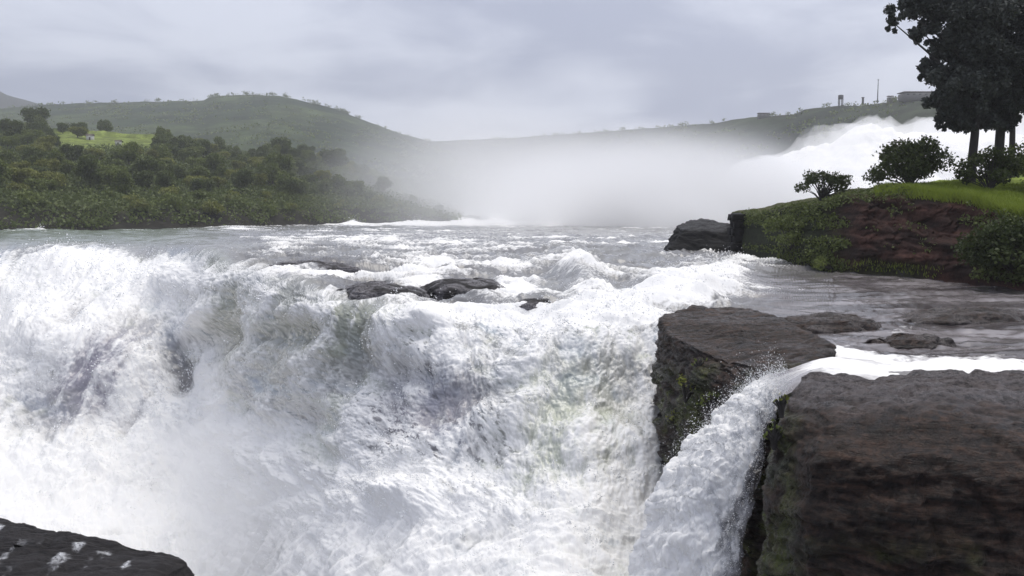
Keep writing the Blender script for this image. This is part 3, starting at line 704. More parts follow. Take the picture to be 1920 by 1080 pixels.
loft_rock('boulder', [
  [(1268, 424, 62), (1290, 412, 63), (1320, 409, 64), (1360, 416, 64), (1385, 420, 63), (1385, 432, 60), (1330, 432, 59.5), (1280, 431, 60)],
  [(1258, 445, 61.5), (1285, 436, 63.5), (1320, 436, 64.5), (1360, 440, 64.5), (1395, 445, 63), (1395, 462, 58.5), (1330, 462, 58.5), (1268, 455, 59.5)],
  [(1238, 472, 61), (1285, 470, 64), (1320, 470, 65), (1360, 470, 65), (1405, 475, 63), (1405, 492, 57), (1330, 486, 57.5), (1242, 476, 59)],
  [(1225, 500, 61), (1285, 500, 64), (1320, 500, 65), (1360, 500, 65), (1410, 500, 63), (1410, 515, 56.5), (1330, 510, 57), (1228, 505, 59)],
  ], 160, 90, .30, BLACKROCK, 'black boulder at the tip of the bank, its top pale, water at its foot', 'rock', 4.2, .2, sfreq=1.4, soft=5,
  wet=lambda x, y, z, n, sy, sx: (.55 * sstep(.55, .8, n[..., 2]) * sstep(440, 425, sy), (.07, .07, .075)))  # up-facing top takes a paler grey

def river_rock(px, py, w_, depth, top, seed, label, mat=None, film=(.21, .20, .21)):
    """low wet rock humps the rapids pour round"""
    Yc = float(ydist(py, .1)); xc = (px - 960) / F * Yc; rx = w_ / 2 / F * Yc; rg_ = np.random.default_rng(seed); k_ = 10
    th_ = np.linspace(0, 2 * np.pi, k_, endpoint=False); wob = 1 + .18 * rg_.normal(size=k_); rings = []
    for sc_, z_ in ((.45, top), (.85, top * .55), (1.15, -.1), (1.35, -.9)):
        y_ = Yc + np.sin(th_) * depth / 2 * sc_ * wob; x_ = xc + np.cos(th_) * rx * sc_ * wob
        rings.append([(960 + F * a / b / (1 if True else 1), float(rowof(b, z_)), b) for a, b in zip(x_, y_)])
    for r_ in rings:                                     # the picture column depends on the slant of the sight line
        for i_, (a, b, c) in enumerate(r_):
            v_ = (540 - b) / F; r_[i_] = (960 + (a - 960) * (CP + v_ * SP), b, c)
    loft_rock('river_rock', rings, 150, 70, .22, mat or GREYROCK, label, 'rock', seed * 1.7, .12, sfreq=5, soft=3, group='rocks in the rapids',
      wet=lambda x, y, z, n, sy, sx: (sstep(-.25, .25, fbm(x * 1.2, y * 2.5, 3, 4)), film))
river_rock(695, 534, 135, 2.3, .13, 3, 'dark wet rock in the rapids nearest the far curtain of the fall')
river_rock(872, 530, 150, 2.4, .15, 4, 'widest dark wet rock in the middle of the rapids')
river_rock(590, 490, 150, 2.8, .08, 5, 'long low dark rock furthest upstream in the rapids')
river_rock(1000, 562, 56, 1.0, .10, 6, 'small dark rock in white water just above the lip')

river_rock(1545, 598, 190, 1.6, .20, 7, 'flat brown ledge in the shallow channel behind the rock block', ROCK, (.10, .085, .08))
river_rock(1700, 628, 170, 1.0, .14, 8, 'thin brown ledge in the shallow channel above the white stream', ROCK, (.10, .085, .08))
river_rock(1840, 585, 260, 1.6, .12, 9, 'long low brown ledge in the shallows below the bank shrub', ROCK, (.11, .095, .09))

# small side cascade between the block and the slab
CL = np.array([(1700, 646, 18.0), (1640, 650, 17.4), (1560, 664, 16.9), (1490, 690, 16.2), (1418, 714, 15.8), (1365, 762, 15.6), (1315, 808, 15.5), (1272, 850, 15.3), (1228, 930, 15.1), (1192, 1030, 14.9), (1150, 1180, 14.7), (1060, 1500, 14.5)], float)
CR = np.array([(1700, 706, 14.7), (1640, 708, 14.6), (1550, 716, 14.5), (1492, 730, 14.1), (1466, 750, 13.9), (1455, 792, 13.7), (1442, 842, 13.6), (1426, 912, 13.4), (1405, 1000, 13.3), (1385, 1100, 13.1), (1365, 1250, 12.9), (1340, 1600, 12.6)], float)
nr, nc = 420, 150
tt = np.linspace(0, 1, nr); kk = np.linspace(0, 1, len(CL))
def smc(a):
    o = np.stack([np.interp(tt, kk, a[:, i]) for i in range(3)], 1); return smooth1d(o, 33)
wl = at(*smc(CL).T); wr = at(*smc(CR).T)
sx = np.linspace(0, 1, nc)
wl = wl + (np.array([[.0, .0, .10]]) * fbm(tt * 40, 0 * tt, 3.0, 3)[:, None] + np.array([[.22, 0, 0]]) * fbm(tt * 26, 0 * tt, 7.0, 4)[:, None]) * sstep(.35, .5, tt)[:, None]
S = wl[:, None] * (1 - sx[None, :, None]) + wr[:, None] * sx[None, :, None]
S[..., 2] += .02 - .34 * sstep(.24, .04, tt)[:, None] + (.10 + .25 * sstep(.25, .6, tt))[:, None] * np.sin(np.pi * sx)[None]
along = np.concatenate([[0], np.cumsum(np.linalg.norm(np.diff((wl + wr) / 2, axis=0), axis=1))])[:, None] * np.ones((1, nc))
crs = sx[None] * np.linalg.norm(wl - wr, axis=1)[:, None]
n_ = grid_normals(S); n_ *= np.sign(n_[..., 1:2] * -1 + n_[..., 2:3])
drop = sstep(.28, .5, tt)[:, None]
ds = drop * (.16 * fbm(crs * 1.6, along * .4, 3.0, 4) + .20 * (billow(crs * 2.4, along * 1.2, 2.0, 5, .62) - .4)) + (1 - drop) * .05 * fbm(crs * 2, along * .8, 3, 4)
S = S + n_ * ds[..., None]
fo = .18 + .4 * fbm(crs * 1.2, along * .4, 5, 4) + .95 * sstep(.34, .14, tt)[:, None] * np.exp(-((sx[None] - .42) / .34) ** 2)
fo = fo * (1 - drop) + drop * (1.05 + .45 * fbm(crs * 2.2, along * .6, 8, 5, .6) - .75 * sstep(.55, 1.0, sx[None] + .25 * fbm(crs * 3, along * 1.5, 2, 4) + 0 * tt[:, None]))
fo += drop * (.42 * fbm(crs * 9, along * 5, 4.0, 3, .7) - .25 * sx[None])
fo += .8 * np.exp(-((tt[:, None] - .33) / .04) ** 2) * np.exp(-((sx[None] - .12) / .12) ** 2)
cc = lerp((.15, .13, .135), (.26, .25, .26), sstep(-.3, .3, fbm(crs * 2, along * .6, 1, 4)))
cdr = sstep(.65, 1.0, sx[None] + .2 * fbm(crs * 3, along * 1.5, 2, 4))[..., None] * drop[..., None]
cc = cc * (1 - drop[..., None]) + drop[..., None] * np.array((.52, .53, .55)); cc = cc * (1 - cdr) + cdr * np.array((.05, .045, .045))
tag(mesh_from('cascade', S, grid_quads(nr, nc), FALLW, col=np.concatenate([cc, np.clip(fo, -.4, 1.3)[..., None]], -1), uv=np.stack([crs, along], -1)), kind='structure')

# ------------------------------------------------------------------ earth bank on the right
BK = {  # base, foot of face, edge of turf, back of turf, far side
 1372: [(488, 57), (440, 57.4), (404, 58), (402, 60), (400, 66), (425, 72)],
 1430: [(500, 51), (450, 51.6), (398, 52.5), (393, 56), (390, 64), (420, 76)],
 1500: [(507, 45.5), (450, 46), (386, 47.5), (379, 52), (377, 60), (420, 78)],
 1600: [(516, 41), (450, 41.6), (364, 43), (356, 48), (358, 58), (420, 80)],
 1700: [(524, 38.5), (450, 39), (357, 41), (349, 47), (352, 58), (420, 80)],
 1800: [(533, 36), (460, 36.6), (366, 38.5), (345, 47), (335, 58), (420, 80)],
 1900: [(548, 33), (480, 33.4), (396, 35), (352, 45), (318, 58), (400, 80)],
 2050: [(570, 30.5), (500, 31), (430, 32), (355, 44), (300, 58), (350, 80)],
 2400: [(600, 28), (530, 28.5), (450, 29.5), (360, 42), (300, 58), (350, 80)],
}
bk_px = np.array(sorted(BK), float); BKA = np.array([BK[k] for k in sorted(BK)], float)
nb = 520; bpx2 = np.linspace(1372, 2400, nb)
bank_py = smooth1d(np.stack([np.interp(bpx2, bk_px, BKA[:, j, 0]) for j in range(6)], 1), 25)
bYY = smooth1d(np.stack([np.interp(bpx2, bk_px, BKA[:, j, 1]) for j in range(6)], 1), 25)
mrow = 200; w = np.array([0, .18, .42, .62, .8, 1.0]); tr = np.linspace(0, 1, mrow)
PYb = np.stack([np.interp(tr, w, bank_py[i]) for i in range(nb)], 1); YYb = np.stack([np.interp(tr, w, bYY[i]) for i in range(nb)], 1)
E = at(bpx2[None], PYb, YYb)
E = np.concatenate([E[:1] + [0, .0, -1.0], E], 0); PYb = np.concatenate([PYb[:1] + 10, PYb], 0); tr2 = np.concatenate([[0], tr])
facew = (sstep(.46, .36, tr2))[:, None]
xx, yy, zz_ = E[..., 0], E[..., 1], E[..., 2]
out = fbm(xx * .35, zz_ * .5, 4.4, 5, .6) * 1.9 + .6 * billow(xx * 1.3, zz_ * 1.6, 2, 4)
E[..., 1] -= out * facew * sstep(0, .08, tr2)[:, None]
E[..., 2] += fbm(xx * .5, yy * .3, 1.2, 4) * .34 * (1 - facew * .6) + fbm(xx * 2.4, yy * 2.4, 3, 3) * .05
sxp = np.broadcast_to(bpx2[None], xx.shape)
grassm = sstep(.37, .46, tr2[:, None] + .05 * fbm(xx * .8, zz_, 6, 4))[..., None]
soil = lerp((.016, .008, .006), (.072, .034, .025), sstep(-.35, .45, fbm(xx * .6, zz_ * 1.4, yy * .3, 5, .6)))
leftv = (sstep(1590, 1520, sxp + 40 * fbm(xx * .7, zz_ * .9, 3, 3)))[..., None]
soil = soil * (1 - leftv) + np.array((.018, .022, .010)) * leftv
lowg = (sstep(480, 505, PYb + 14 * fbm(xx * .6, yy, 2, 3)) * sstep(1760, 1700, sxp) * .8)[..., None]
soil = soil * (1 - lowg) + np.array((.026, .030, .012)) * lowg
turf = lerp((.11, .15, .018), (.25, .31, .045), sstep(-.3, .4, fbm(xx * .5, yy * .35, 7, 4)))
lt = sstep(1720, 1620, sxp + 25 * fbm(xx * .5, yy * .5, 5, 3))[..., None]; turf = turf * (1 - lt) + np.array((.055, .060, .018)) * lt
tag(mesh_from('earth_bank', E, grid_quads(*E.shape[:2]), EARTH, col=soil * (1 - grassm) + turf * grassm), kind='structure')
def bank_pt(px, t):
    i = int(np.clip(round((px - 1372) / (2400 - 1372) * (nb - 1)), 0, nb - 1)); j = int(round(t * (mrow - 1))) + 1
    return E[j, i]

# end of the retaining wall: a block of dressed stone at the tip of the bank
wb = at(1393, 470, 55.5)
wall_root = empty('stone_wall', tuple(wb), 'short black stone wall end standing between the boulder and the earth bank', 'wall')
def stone(c, s, sd):
    v, q_ = box(c, s); r_ = np.random.default_rng(sd)
    return v + r_.normal(size=v.shape) * .035, q_
k = 0
for row in range(5):
    for cxi in range(2):
        for cyi in range(2):
            wdt = .60; off = .12 * (row % 2)
            v, q_ = stone((-.32 + cxi * .62 + off - .06, .1 + cyi * .8, .24 + row * .46), (wdt, .76, .44), 40 + k)
            o = mesh_from('stone', v, q_, BLACKROCK, wall_root, smooth=False, col=np.zeros((8, 4))); k += 1

# grass on the bank top: one growth
def grass_on(n, h, tmin, tmax, pmin, pmax, seed):
    rg = np.random.default_rng(seed)
    i = ((rg.uniform(pmin, pmax, n) - 1372) / (2400 - 1372) * (nb - 1)).astype(int); j = (rg.uniform(tmin, tmax, n) * (mrow - 1)).astype(int) + 1
    b_ = E[j, i] + rg.normal(size=(n, 3)) * [.03, .05, 0]
    hh = h * rg.uniform(.4, 1.2, n)[:, None]; d = rg.normal(size=(n, 3)) * .35; d[:, 2] = 1
    s = np.cross(d, rg.normal(size=(n, 3))); s /= np.linalg.norm(s, axis=1, keepdims=True); s *= .018
    v = np.stack([b_ - s, b_ + s, b_ + d * hh + [0, 0, 0]], 1).reshape(-1, 3)
    return v, np.arange(3 * n).reshape(-1, 3)
v1, q1 = grass_on(42000, .20, .40, .66, 1640, 2150, 1); v2, q2 = grass_on(7000, .28, .38, .46, 1690, 2100, 2)
v3, q3 = grass_on(700, .22, .02, .07, 1440, 1760, 3)
v, q_, _ = merge([(v1, q1), (v2, q2), (v3, q3)])
tag(mesh_from('grass', v, q_, GRASS, smooth=False), 'bright green grass on top of the earth bank', 'grass', kind='stuff')
def creeper(n, tmin, tmax, pmin, pmax, size, seed, thr):
    rg = np.random.default_rng(seed)
    i = ((rg.uniform(pmin, pmax, n) - 1372) / (2400 - 1372) * (nb - 1)).astype(int); j = (rg.uniform(tmin, tmax, n) * (mrow - 1)).astype(int) + 1
    b_ = E[j, i]; keep = fbm(b_[:, 0] * .9, b_[:, 2] * 1.2, 4, 3) > thr; b_ = b_[keep]
    b_ = b_ + rg.normal(size=b_.shape) * [.08, .12, .08] - [0, .18, 0]
    return leaf_quads(b_, rg.uniform(.6, 1.3, len(b_)) * size, .6, rg=rg)
v, q_, _ = merge([creeper(9000, .02, .42, 1385, 1580, .17, 11, .06), creeper(2500, .05, .42, 1580, 1800, .15, 12, .25), creeper(3500, .38, .52, 1400, 1700, .14, 14, -.15), creeper(9000, .05, .40, 1800, 2100, .17, 13, .02)])
tag(mesh_from('creeper', v, q_, LEAF_DARK, smooth=False), 'dark green creeper covering the face of the earth bank', 'creeper', kind='stuff')

# ------------------------------------------------------------------ bushes and tall trees on the bank
def blob_leaves(clumps, per, size, rg, shell=.55):
    out = []
    for c, r in clumps:
        n = int(per * (r[0] * r[1] * r[2]) ** (2 / 3) / .25) if per > 0 else -per
        d = rg.normal(size=(n, 3)); d /= np.linalg.norm(d, axis=1, keepdims=True)
        d *= (shell + (1 - shell) * rg.uniform(0, 1, (n, 1))) * (rg.uniform(.75, 1.15, (n, 1)) + .45 * rg.uniform(0, 1, (n, 1)) ** 6)
        out.append(np.asarray(c) + d * np.asarray(r))
    C = np.concatenate(out); return leaf_quads(C, rg.uniform(.65, 1.3, len(C)) * size, .6, rg=rg)
def bush(name, base, w_, h_, seed, label, mat=LEAF_BUSH, leaf=.17, nclump=16, per=170, sparse=.0, cat='bush', group=None, depth=.8):
    rg = np.random.default_rng(seed); root = empty(name, tuple(base), label, cat, group)
    clumps = []; stems = []
    for i in range(nclump):
        a = rg.uniform(-1, 1); b_ = rg.uniform(-1, 1); hh = rg.uniform(.18, 1.0) ** .8
        x = a * w_ / 2 * (1 - .45 * hh ** 2); y = b_ * w_ / 2 * depth * (1 - .45 * hh ** 2); z = h_ * hh * (1 - .25 * abs(a))
        r = rg.uniform(.09, .22) * (w_ + h_) / 2 * (1 - sparse * .4)
        clumps.append(((x, y, z), (r, r, r * .75)))
        stems.append(tube([(0, 0, -.1), (x * .35, y * .35, z * .45), (x, y, z)], [.035, .025, .01], 5))
    v, q_, _ = merge(stems); mesh_from('stem', v, q_, BARK, root)
    v, q_ = blob_leaves(clumps, per, leaf, rg); mesh_from('foliage', v, q_, mat, root, smooth=False)
    return root
def surf(px, t, dz=0): p_ = bank_pt(px, t).copy(); p_[2] += dz; return p_
bush('bush', surf(1540, .56), 3.2, 1.6, 21, 'loose dark bush nearest the boulder on top of the bank, spray behind it', nclump=34, per=170, sparse=.45)
bush('bush', surf(1706, .56), 3.8, 2.35, 22, 'tallest bush on the bank crest, between the loose bush and the tall trees', nclump=46, per=200)
bush('bush', surf(1855, .56), 2.9, 2.0, 23, 'round dark bush on the turf at the foot of the tall trees', nclump=30, per=210)
bush('bush', surf(1945, .60), 3.2, 3.4, 24, 'green bush cut off by the picture edge beside the tall trees', LEAF_MID, nclump=30, per=190)
fb = surf(1880, .12); fb[1] -= .5; fb[2] -= .1
bush('bush', fb, 4.2, 1.7, 25, 'wide dark shrub growing at the foot of the bank by the water', nclump=44, per=190)
fb = surf(1470, .14); fb[1] -= .2
bush('bush', fb, 3.4, 1.9, 26, 'low dark shrub on the bank face next to the black stone wall', LEAF_DARK, nclump=16, per=170)
fb = surf(1690, .02); bush('bush', fb, 1.5, .55, 27, 'little green tussock at the water edge below the bare red soil', LEAF_MID, .12, 9, 200)
fb = surf(1565, .02); bush('bush', fb, 2.4, .6, 28, 'low green weeds at the water edge below the creeper', LEAF_MID, .12, 12, 200)

for px_, py_, Y_, w_, h_, sd, lb in ((1285, 745, 18.6, .75, .5, 41, 'leafy green plant half-way down the face of the rock block'), (1335, 770, 17.6, .6, .4, 42, 'small green plant on the rock block close to the cascade'),
                                   (1268, 800, 19.4, .55, .4, 43, 'lowest green plant on the rock block, in the spray'), (1310, 690, 18.4, .4, .22, 44, 'tiny plant rooted high on the face of the rock block'),
                                   (1466, 770, 13.0, .36, .26, 45, 'green tuft on the rim of the broad slab beside the cascade'), (1452, 830, 12.9, .32, .35, 46, 'green plant hanging on the side of the broad slab')):
    bush('rock_plant', at(px_, py_, Y_ - .12), w_, h_, sd, lb, LEAF_OLIVE if sd % 2 else LEAF_MID, .07, 14, 260, cat='plant', depth=.5)

def tall_tree(base, h_, lean_, r0, clumps, seed, label, leaf=.21, per=620):
    rg = np.random.default_rng(seed); root = empty('tall_tree', tuple(base), label, 'tree', 'tall trees on the bank')
    n = 14; t = np.linspace(0, 1, n)
    path = np.stack([lean_[0] * t ** 1.3 + .15 * np.sin(t * 7 + seed), lean_[1] * t + .1 * np.cos(t * 6), h_ * t - .3], 1)
    rad = r0 * (1 - .78 * t) * (1 + .35 * np.exp(-t * 30))
    v, q_ = tube(path, rad, 12, .03); mesh_from('trunk', v, q_, BARK, root)
    for c, r in clumps:
        c = np.asarray(c, float); k_ = int(np.clip((c[2] - 1.0 - .35 * np.hypot(c[0], c[1])) / h_ * (n - 1), 3, n - 2)); s = path[k_]
        mid = (s + c) / 2 + [0, 0, .3]
        v, q_ = tube([s, mid, c], [rad[k_] * .45, .06, .02], 6); mesh_from('branch', v, q_, BARK, root)
    sub = []
    for c, r in clumps:
        for _ in range(10):
            d = rg.normal(size=3); d /= np.linalg.norm(d)
            sub.append((np.asarray(c) + d * np.asarray(r) * rg.uniform(.35, 1.25), np.asarray(r) * rg.uniform(.18, .42)))
    v, q_ = blob_leaves(sub, per, leaf, rg, .2); mesh_from('crown', v, q_, LEAF_TALL, root, smooth=False)
    return root
t1 = surf(1822, .62); t2 = surf(1868, .66); t3 = surf(1892, .72); t4 = surf(1990, .66)
def rel(base, lst):
    out = []
    for px, py, r in lst:
        p_ = at(px, py, base[1] + rng.uniform(-1.2, 1.2)); out.append((p_ - base, (r * .030 * base[1] / 50, r * .030 * base[1] / 50, r * .033 * base[1] / 50)))
    return out
tall_tree(t1, 19, (-.3, 0), .23, rel(t1, [(1800, 235, 22), (1770, 165, 34), (1790, 20, 50), (1765, -10, 44), (1835, 130, 44), (1765, 228, 14), (1840, 225, 26), (1812, 180, 40), (1775, 110, 40), (1760, 40, 38), (1700, 22, 28), (1672, 40, 14), (1730, 60, 28), (1745, 5, 40), (1745, 110, 26), (1765, 150, 26), (1738, 140, 14), (1785, 70, 45), (1790, 185, 40), (1800, 130, 45), (1770, 200, 22), (1750, -50, 55), (1810, -40, 60), (1820, 20, 55), (1790, -110, 60), (1840, 90, 45), (1830, 160, 42), (1815, 212, 28)]), 31,
          'tall dark tree whose sparse branches reach out furthest over the water')
tall_tree(t2, 21, (.2, .3), .26, rel(t2, [(1885, 232, 20), (1875, 70, 50), (1865, 140, 46), (1895, 100, 40), (1910, 215, 18), (1850, 190, 36), (1900, 175, 34), (1905, 60, 40), (1845, 5, 50), (1850, 40, 55), (1880, 110, 50), (1870, 170, 45), (1860, 215, 30), (1890, 20, 50), (1880, -50, 60), (1905, 150, 32), (1850, 120, 45), (1850, -120, 60), (1895, 205, 22)]), 32,
          'tall dark tree with the thickest trunk, in the middle of the group')
tall_tree(t3, 17, (.5, .4), .18, rel(t3, [(1905, 90, 28), (1900, 60, 30), (1912, 190, 18), (1895, 130, 30), (1910, 10, 32), (1900, -60, 45)]), 33,
          'slim tall tree with a thin straight trunk behind the thick one')
tall_tree(t4, 16, (.3, .2), .28, rel(t4, [(1960, 60, 45), (1950, 120, 40), (1985, 30, 50), (2000, 110, 50), (1975, 180, 40), (1960, -30, 50)]), 34,
          'tall dark tree at the picture edge, only its foliage showing')

# ------------------------------------------------------------------ trees of the far bank: a few grown trees, copied one by one
def proto_tree(seed, h_, w_, mat, leaf, trunk=.25, n=9):
    rg = np.random.default_rng(seed); root = bpy.data.objects.new('bank_tree', None); COL.objects.link(root)
    v, q_ = tube([(0, 0, -.6), (.1, 0, h_ * .3), (.05, .1, h_ * .7)], [trunk, trunk * .7, trunk * .3], 6); mesh_from('trunk', v, q_, BARK_FAR, root)
    cl_ = []
    for i in range(n):
        a = rg.uniform(0, 2 * np.pi); hh = rg.uniform(.28, .92); rr = w_ / 2 * rg.uniform(.2, .75) * (1.15 - .6 * abs(hh - .5))
        r = w_ * rg.uniform(.18, .30)
        cl_.append(((math.cos(a) * rr, math.sin(a) * rr, hh * h_), (r, r, r * rg.uniform(.6, .9))))
    cl_.append(((0, 0, h_ * .55), (w_ * .33, w_ * .33, h_ * .3)))
    v, q_ = blob_leaves(cl_, 62, leaf, rg, .6); mesh_from('crown', v, q_, mat, root, smooth=False)
    return root
KINDS = {
 'round': ([proto_tree(51 + i, 4.6 + .5 * i, 5.2, LEAF_DARK, .5) for i in range(3)], 'round dark bank tree in the wood on the far bank'),
 'olive': ([proto_tree(61 + i, 3.6 + .4 * i, 5.0, LEAF_OLIVE, .48) for i in range(2)], 'yellowish green tree in the wood on the far bank'),
 'mid': ([proto_tree(71 + i, 4.4 + .5 * i, 4.8, LEAF_MID, .48) for i in range(3)], 'mid green tree in the wood on the far bank'),
 'low': ([proto_tree(81 + i, 1.7, 3.8, (LEAF_MID, LEAF_OLIVE)[i], .38, .12, 7) for i in range(2)], 'low bushy tree close to the far waterline'),
}
used = set()
def put_tree(kind, px, t, s, label=None, group=None):
    yw = float(ydist(interp(WLINE, px), 0.0)); Y = yw + t * 170
    z = float(bank_height(np.array(px), np.array(Y))); x = (px - 960) / F * Y
    z += float(fbm(np.array(x * .05), np.array(Y * .05), 1.1, 4)) * 1.6 * min(1, t / .15)
    pr, lb = KINDS[kind]; p_ = random.choice(pr)
    if p_.name in used: p_ = copy_tree(p_)
    used.add(p_.name)
    p_.location = (x, Y, z); p_.rotation_euler = (0, 0, random.uniform(0, 6.28)); k_ = s * random.uniform(.85, 1.15)
    p_.scale = (k_, k_, k_ * random.uniform(.85, 1.15))
    row_ = 'at the waterline' if t < .10 else 'on the lower slope' if t < .35 else 'half-way up the slope' if t < .68 else 'on the upper slope'
    zone = 'by the picture edge' if px < 70 else 'below the bright field' if px < 290 else 'below the long hill' if px < 470 else 'near the biggest tree' if px < 650 else 'fading into the mist'
    tag(p_, label or f"{'small ' if s < .6 else 'large ' if s > .82 else ''}{lb.split(' in the wood')[0].split(' close to')[0]} {row_}, {zone}", 'tree', group or {'round': 'round dark trees of the far wood', 'olive': 'yellowish trees of the far wood', 'mid': 'mid green trees of the far wood', 'low': 'low trees along the far waterline'}[kind])
    return p_
random.seed(12)
pts = []
tries = 0
while len(pts) < 285 and tries < 9000:
    tries += 1
    px = random.uniform(-60, 850); t = random.uniform(.04, 1.05) ** 1.25
    if px > 640 and t > .75: continue
    if px > 720 and random.random() < .5: continue
    yw = float(ydist(interp(WLINE, px), 0.0)); Y = yw + t * 170; x = (px - 960) / F * Y
    zz0 = float(bank_height(np.array(px), np.array(Y))); sy = float(rowof(Y, zz0))
    if abs(px - 205) < 95 and 236 < sy < 297 and random.random() < .95: continue
    if abs(px - 215) < 130 and 374 < sy < 425 and random.random() < .7: continue
    if any((x - a) ** 2 + (Y - b) ** 2 < 2.8 ** 2 for a, b in pts): continue
    pts.append((x, Y))
    s = random.uniform(.42, .95) * (1 - .45 * min(1, max(0, (px - 640) / 180)))
    if t < .10: put_tree('low', px, t, s)
    else:
        wts = [.36, .16 + .25 * (px < 420) * (sy > 290), .48]
        put_tree(random.choices(['round', 'olive', 'mid'], wts)[0], px, t, s)
for px, t, s, lb in ((632, .62, 1.55, 'biggest dark tree standing out above the wood where the mist begins'), (80, 1.0, 1.35, 'dark tree on the skyline of the bank, before the blue mountain'),
                     (160, 1.06, 1.05, 'lone dark tree on the skyline above the bright field'), (205, 1.1, 1.2, 'wide dark tree on the skyline behind the bright field'), (530, .8, 1.25, 'dark tree below the flank of the hill')):
    put_tree('round', px, t, s, lb, 'trees that stand out on the far skyline')
# undergrowth between the trees: one mass
nU = 8000
upx = rng.uniform(-80, 860, nU); ut = rng.uniform(.01, 1.0, nU) ** 1.3
uYw = ydist(interp(WLINE, upx), 0.0); uYY = uYw + ut * 170; uz = bank_height(upx, uYY); ux = (upx - 960) / F * uYY
uz = uz + fbm(ux * .05, uYY * .05, 1.1, 4) * 1.6 * np.clip(ut / .15, 0, 1)
usy = rowof(uYY, uz)
keep = ~((np.abs(upx - 205) < 100) & (usy > 238) & (usy < 278)) & (fbm(ux * .08, uYY * .08, 5, 3) > -.35) & ((ut > .03) | (fbm(ux * .2, uYY * .2, 2, 2) > -.1))
C0 = np.stack([ux, uYY, uz + .4], -1)[keep]
C = np.repeat(C0, 14, 0) + rng.normal(size=(len(C0) * 14, 3)) * [.75, .75, .42]
v, q_ = leaf_quads(C, rng.uniform(.32, .62, len(C)), .7)
tag(mesh_from('undergrowth', v, q_, LEAF_DARK, smooth=False), 'dense green undergrowth between the trees of the far bank', 'undergrowth', kind='stuff')

# whitewashed huts among the fields
def hut(px, py_guess, t, w_, h_, label):
    yw = float(ydist(interp(WLINE, px), 0.0)); Y = yw + t * 170; z = float(bank_height(np.array(px), np.array(Y))); x = (px - 960) / F * Y
    r = empty('hut', (x, Y, z - .1), label, 'hut', 'white huts on the far slope')
    v, q_ = box((0, 0, h_ / 2), (w_, w_ * .8, h_)); mesh_from('wall', v, q_, WHITEWASH, r, smooth=False)
    a = w_ * .62; d = w_ * .55
    rv = np.array([(-a, -d, h_), (a, -d, h_), (a, d, h_), (-a, d, h_), (-a, 0, h_ + .5 * w_ * .6), (a, 0, h_ + .5 * w_ * .6)])
    rq = np.array([[0, 1, 5, 4], [2, 3, 4, 5], [0, 4, 3, 3], [1, 2, 5, 5], [3, 2, 1, 0]])
    me = bpy.data.meshes.new('roof'); me.from_pydata([tuple(p_) for p_ in rv], [], [(0, 1, 5, 4), (2, 3, 4, 5), (0, 4, 3), (1, 2, 5), (3, 2, 1, 0)]); me.materials.append(ROOFM)
    o = bpy.data.objects.new('roof', me); COL.objects.link(o); o.parent = r
    v, q_ = box((w_ * .1, -w_ * .4 - .02, h_ * .36), (w_ * .28, .05, h_ * .72)); mesh_from('door', v, q_, ROOFM, r, smooth=False)
hut(178, 262, .84, 1.7, 1.6, 'white hut at the lower edge of the bright green field')
hut(62, 281, .72, 1.5, .9, 'low white hut among dark trees below the skyline tree')
hut(230, 275, .76, 1.4, 1.0, 'small white hut downhill of the bright field')

# ------------------------------------------------------------------ things on the dam ridge
def ridge_pt(px, dy=-4):
    a, Yc, zr = RIDGE; Y = float(np.interp(px, a, Yc)) + dy; return np.array([(px - 960) / F * Y, Y, float(np.interp(px, a, zr)) - .6])
b_ = ridge_pt(1567); s = b_[1] / F
r = empty('water_tower', tuple(b_), 'small dark water tank on a stand on the ridge skyline', 'water tower')
for dx in (-3, 3):
    for dy_ in (-3, 3):
        v, q_ = box((dx * s, dy_ * s, 6 * s), (1.2 * s, 1.2 * s, 13 * s)); mesh_from('leg', v, q_, DARKMETAL, r, smooth=False)
v, q_ = tube([(0, 0, 12 * s), (0, 0, 12.3 * s), (0, 0, 19.5 * s), (0, 0, 20.5 * s)], [.5 * s, 4.8 * s, 4.8 * s, .3 * s], 12); mesh_from('tank', v, q_, DARKMETAL, r, smooth=False)
b_ = ridge_pt(1635); s = b_[1] / F
r = empty('mast', tuple(b_), 'thin tall mast on the ridge skyline', 'mast')
v, q_ = tube([(0, 0, 0), (0, 0, 44 * s)], [1.1 * s, .5 * s], 6); mesh_from('pole', v, q_, DARKMETAL, r)
v, q_ = box((0, 0, 42 * s), (5 * s, .5 * s, .5 * s)); mesh_from('crossarm', v, q_, DARKMETAL, r, smooth=False)
b_ = ridge_pt(1608, -5); s = b_[1] / F
r = empty('gate_post', tuple(b_), 'stubby post on the ridge between the water tank and the mast', 'post')
v, q_ = box((0, 0, 6 * s), (3 * s, 3 * s, 14 * s)); mesh_from('shaft', v, q_, DARKMETAL, r, smooth=False)
v, q_ = box((0, 0, 13.6 * s), (4 * s, 4 * s, 1.4 * s)); mesh_from('cap', v, q_, DARKMETAL, r, smooth=False)
def house(px, w_, h_, d_, nw, label, name='building'):
    b_ = ridge_pt(px, -6); s = b_[1] / F; r = empty(name, tuple(b_), label, 'building')
    v, q_ = box((0, 0, h_ * s / 2 - 1), (w_ * s, d_ * s, h_ * s + 2)); mesh_from('wall', v, q_, CONCRETE, r, smooth=False)
    v, q_ = box((0, 0, h_ * s + .15 * s + .5), (w_ * s * 1.06, d_ * s * 1.06, 1.4 * s)); mesh_from('roof', v, q_, ROOFM, r, smooth=False)
    for i in range(nw):
        v, q_ = box(((-.5 + (i + .5) / nw) * w_ * s, -d_ * s / 2 - .05, h_ * s * .55), (w_ / nw * .4 * s, .2, h_ * .35 * s)); mesh_from('window', v, q_, GLASSM, r, smooth=False)
house(1712, 66, 5, 30, 6, 'long low flat-roofed building on the ridge behind the tall trees')
house(1658, 9, 6, 8, 2, 'small square hut on the ridge next to the mast')
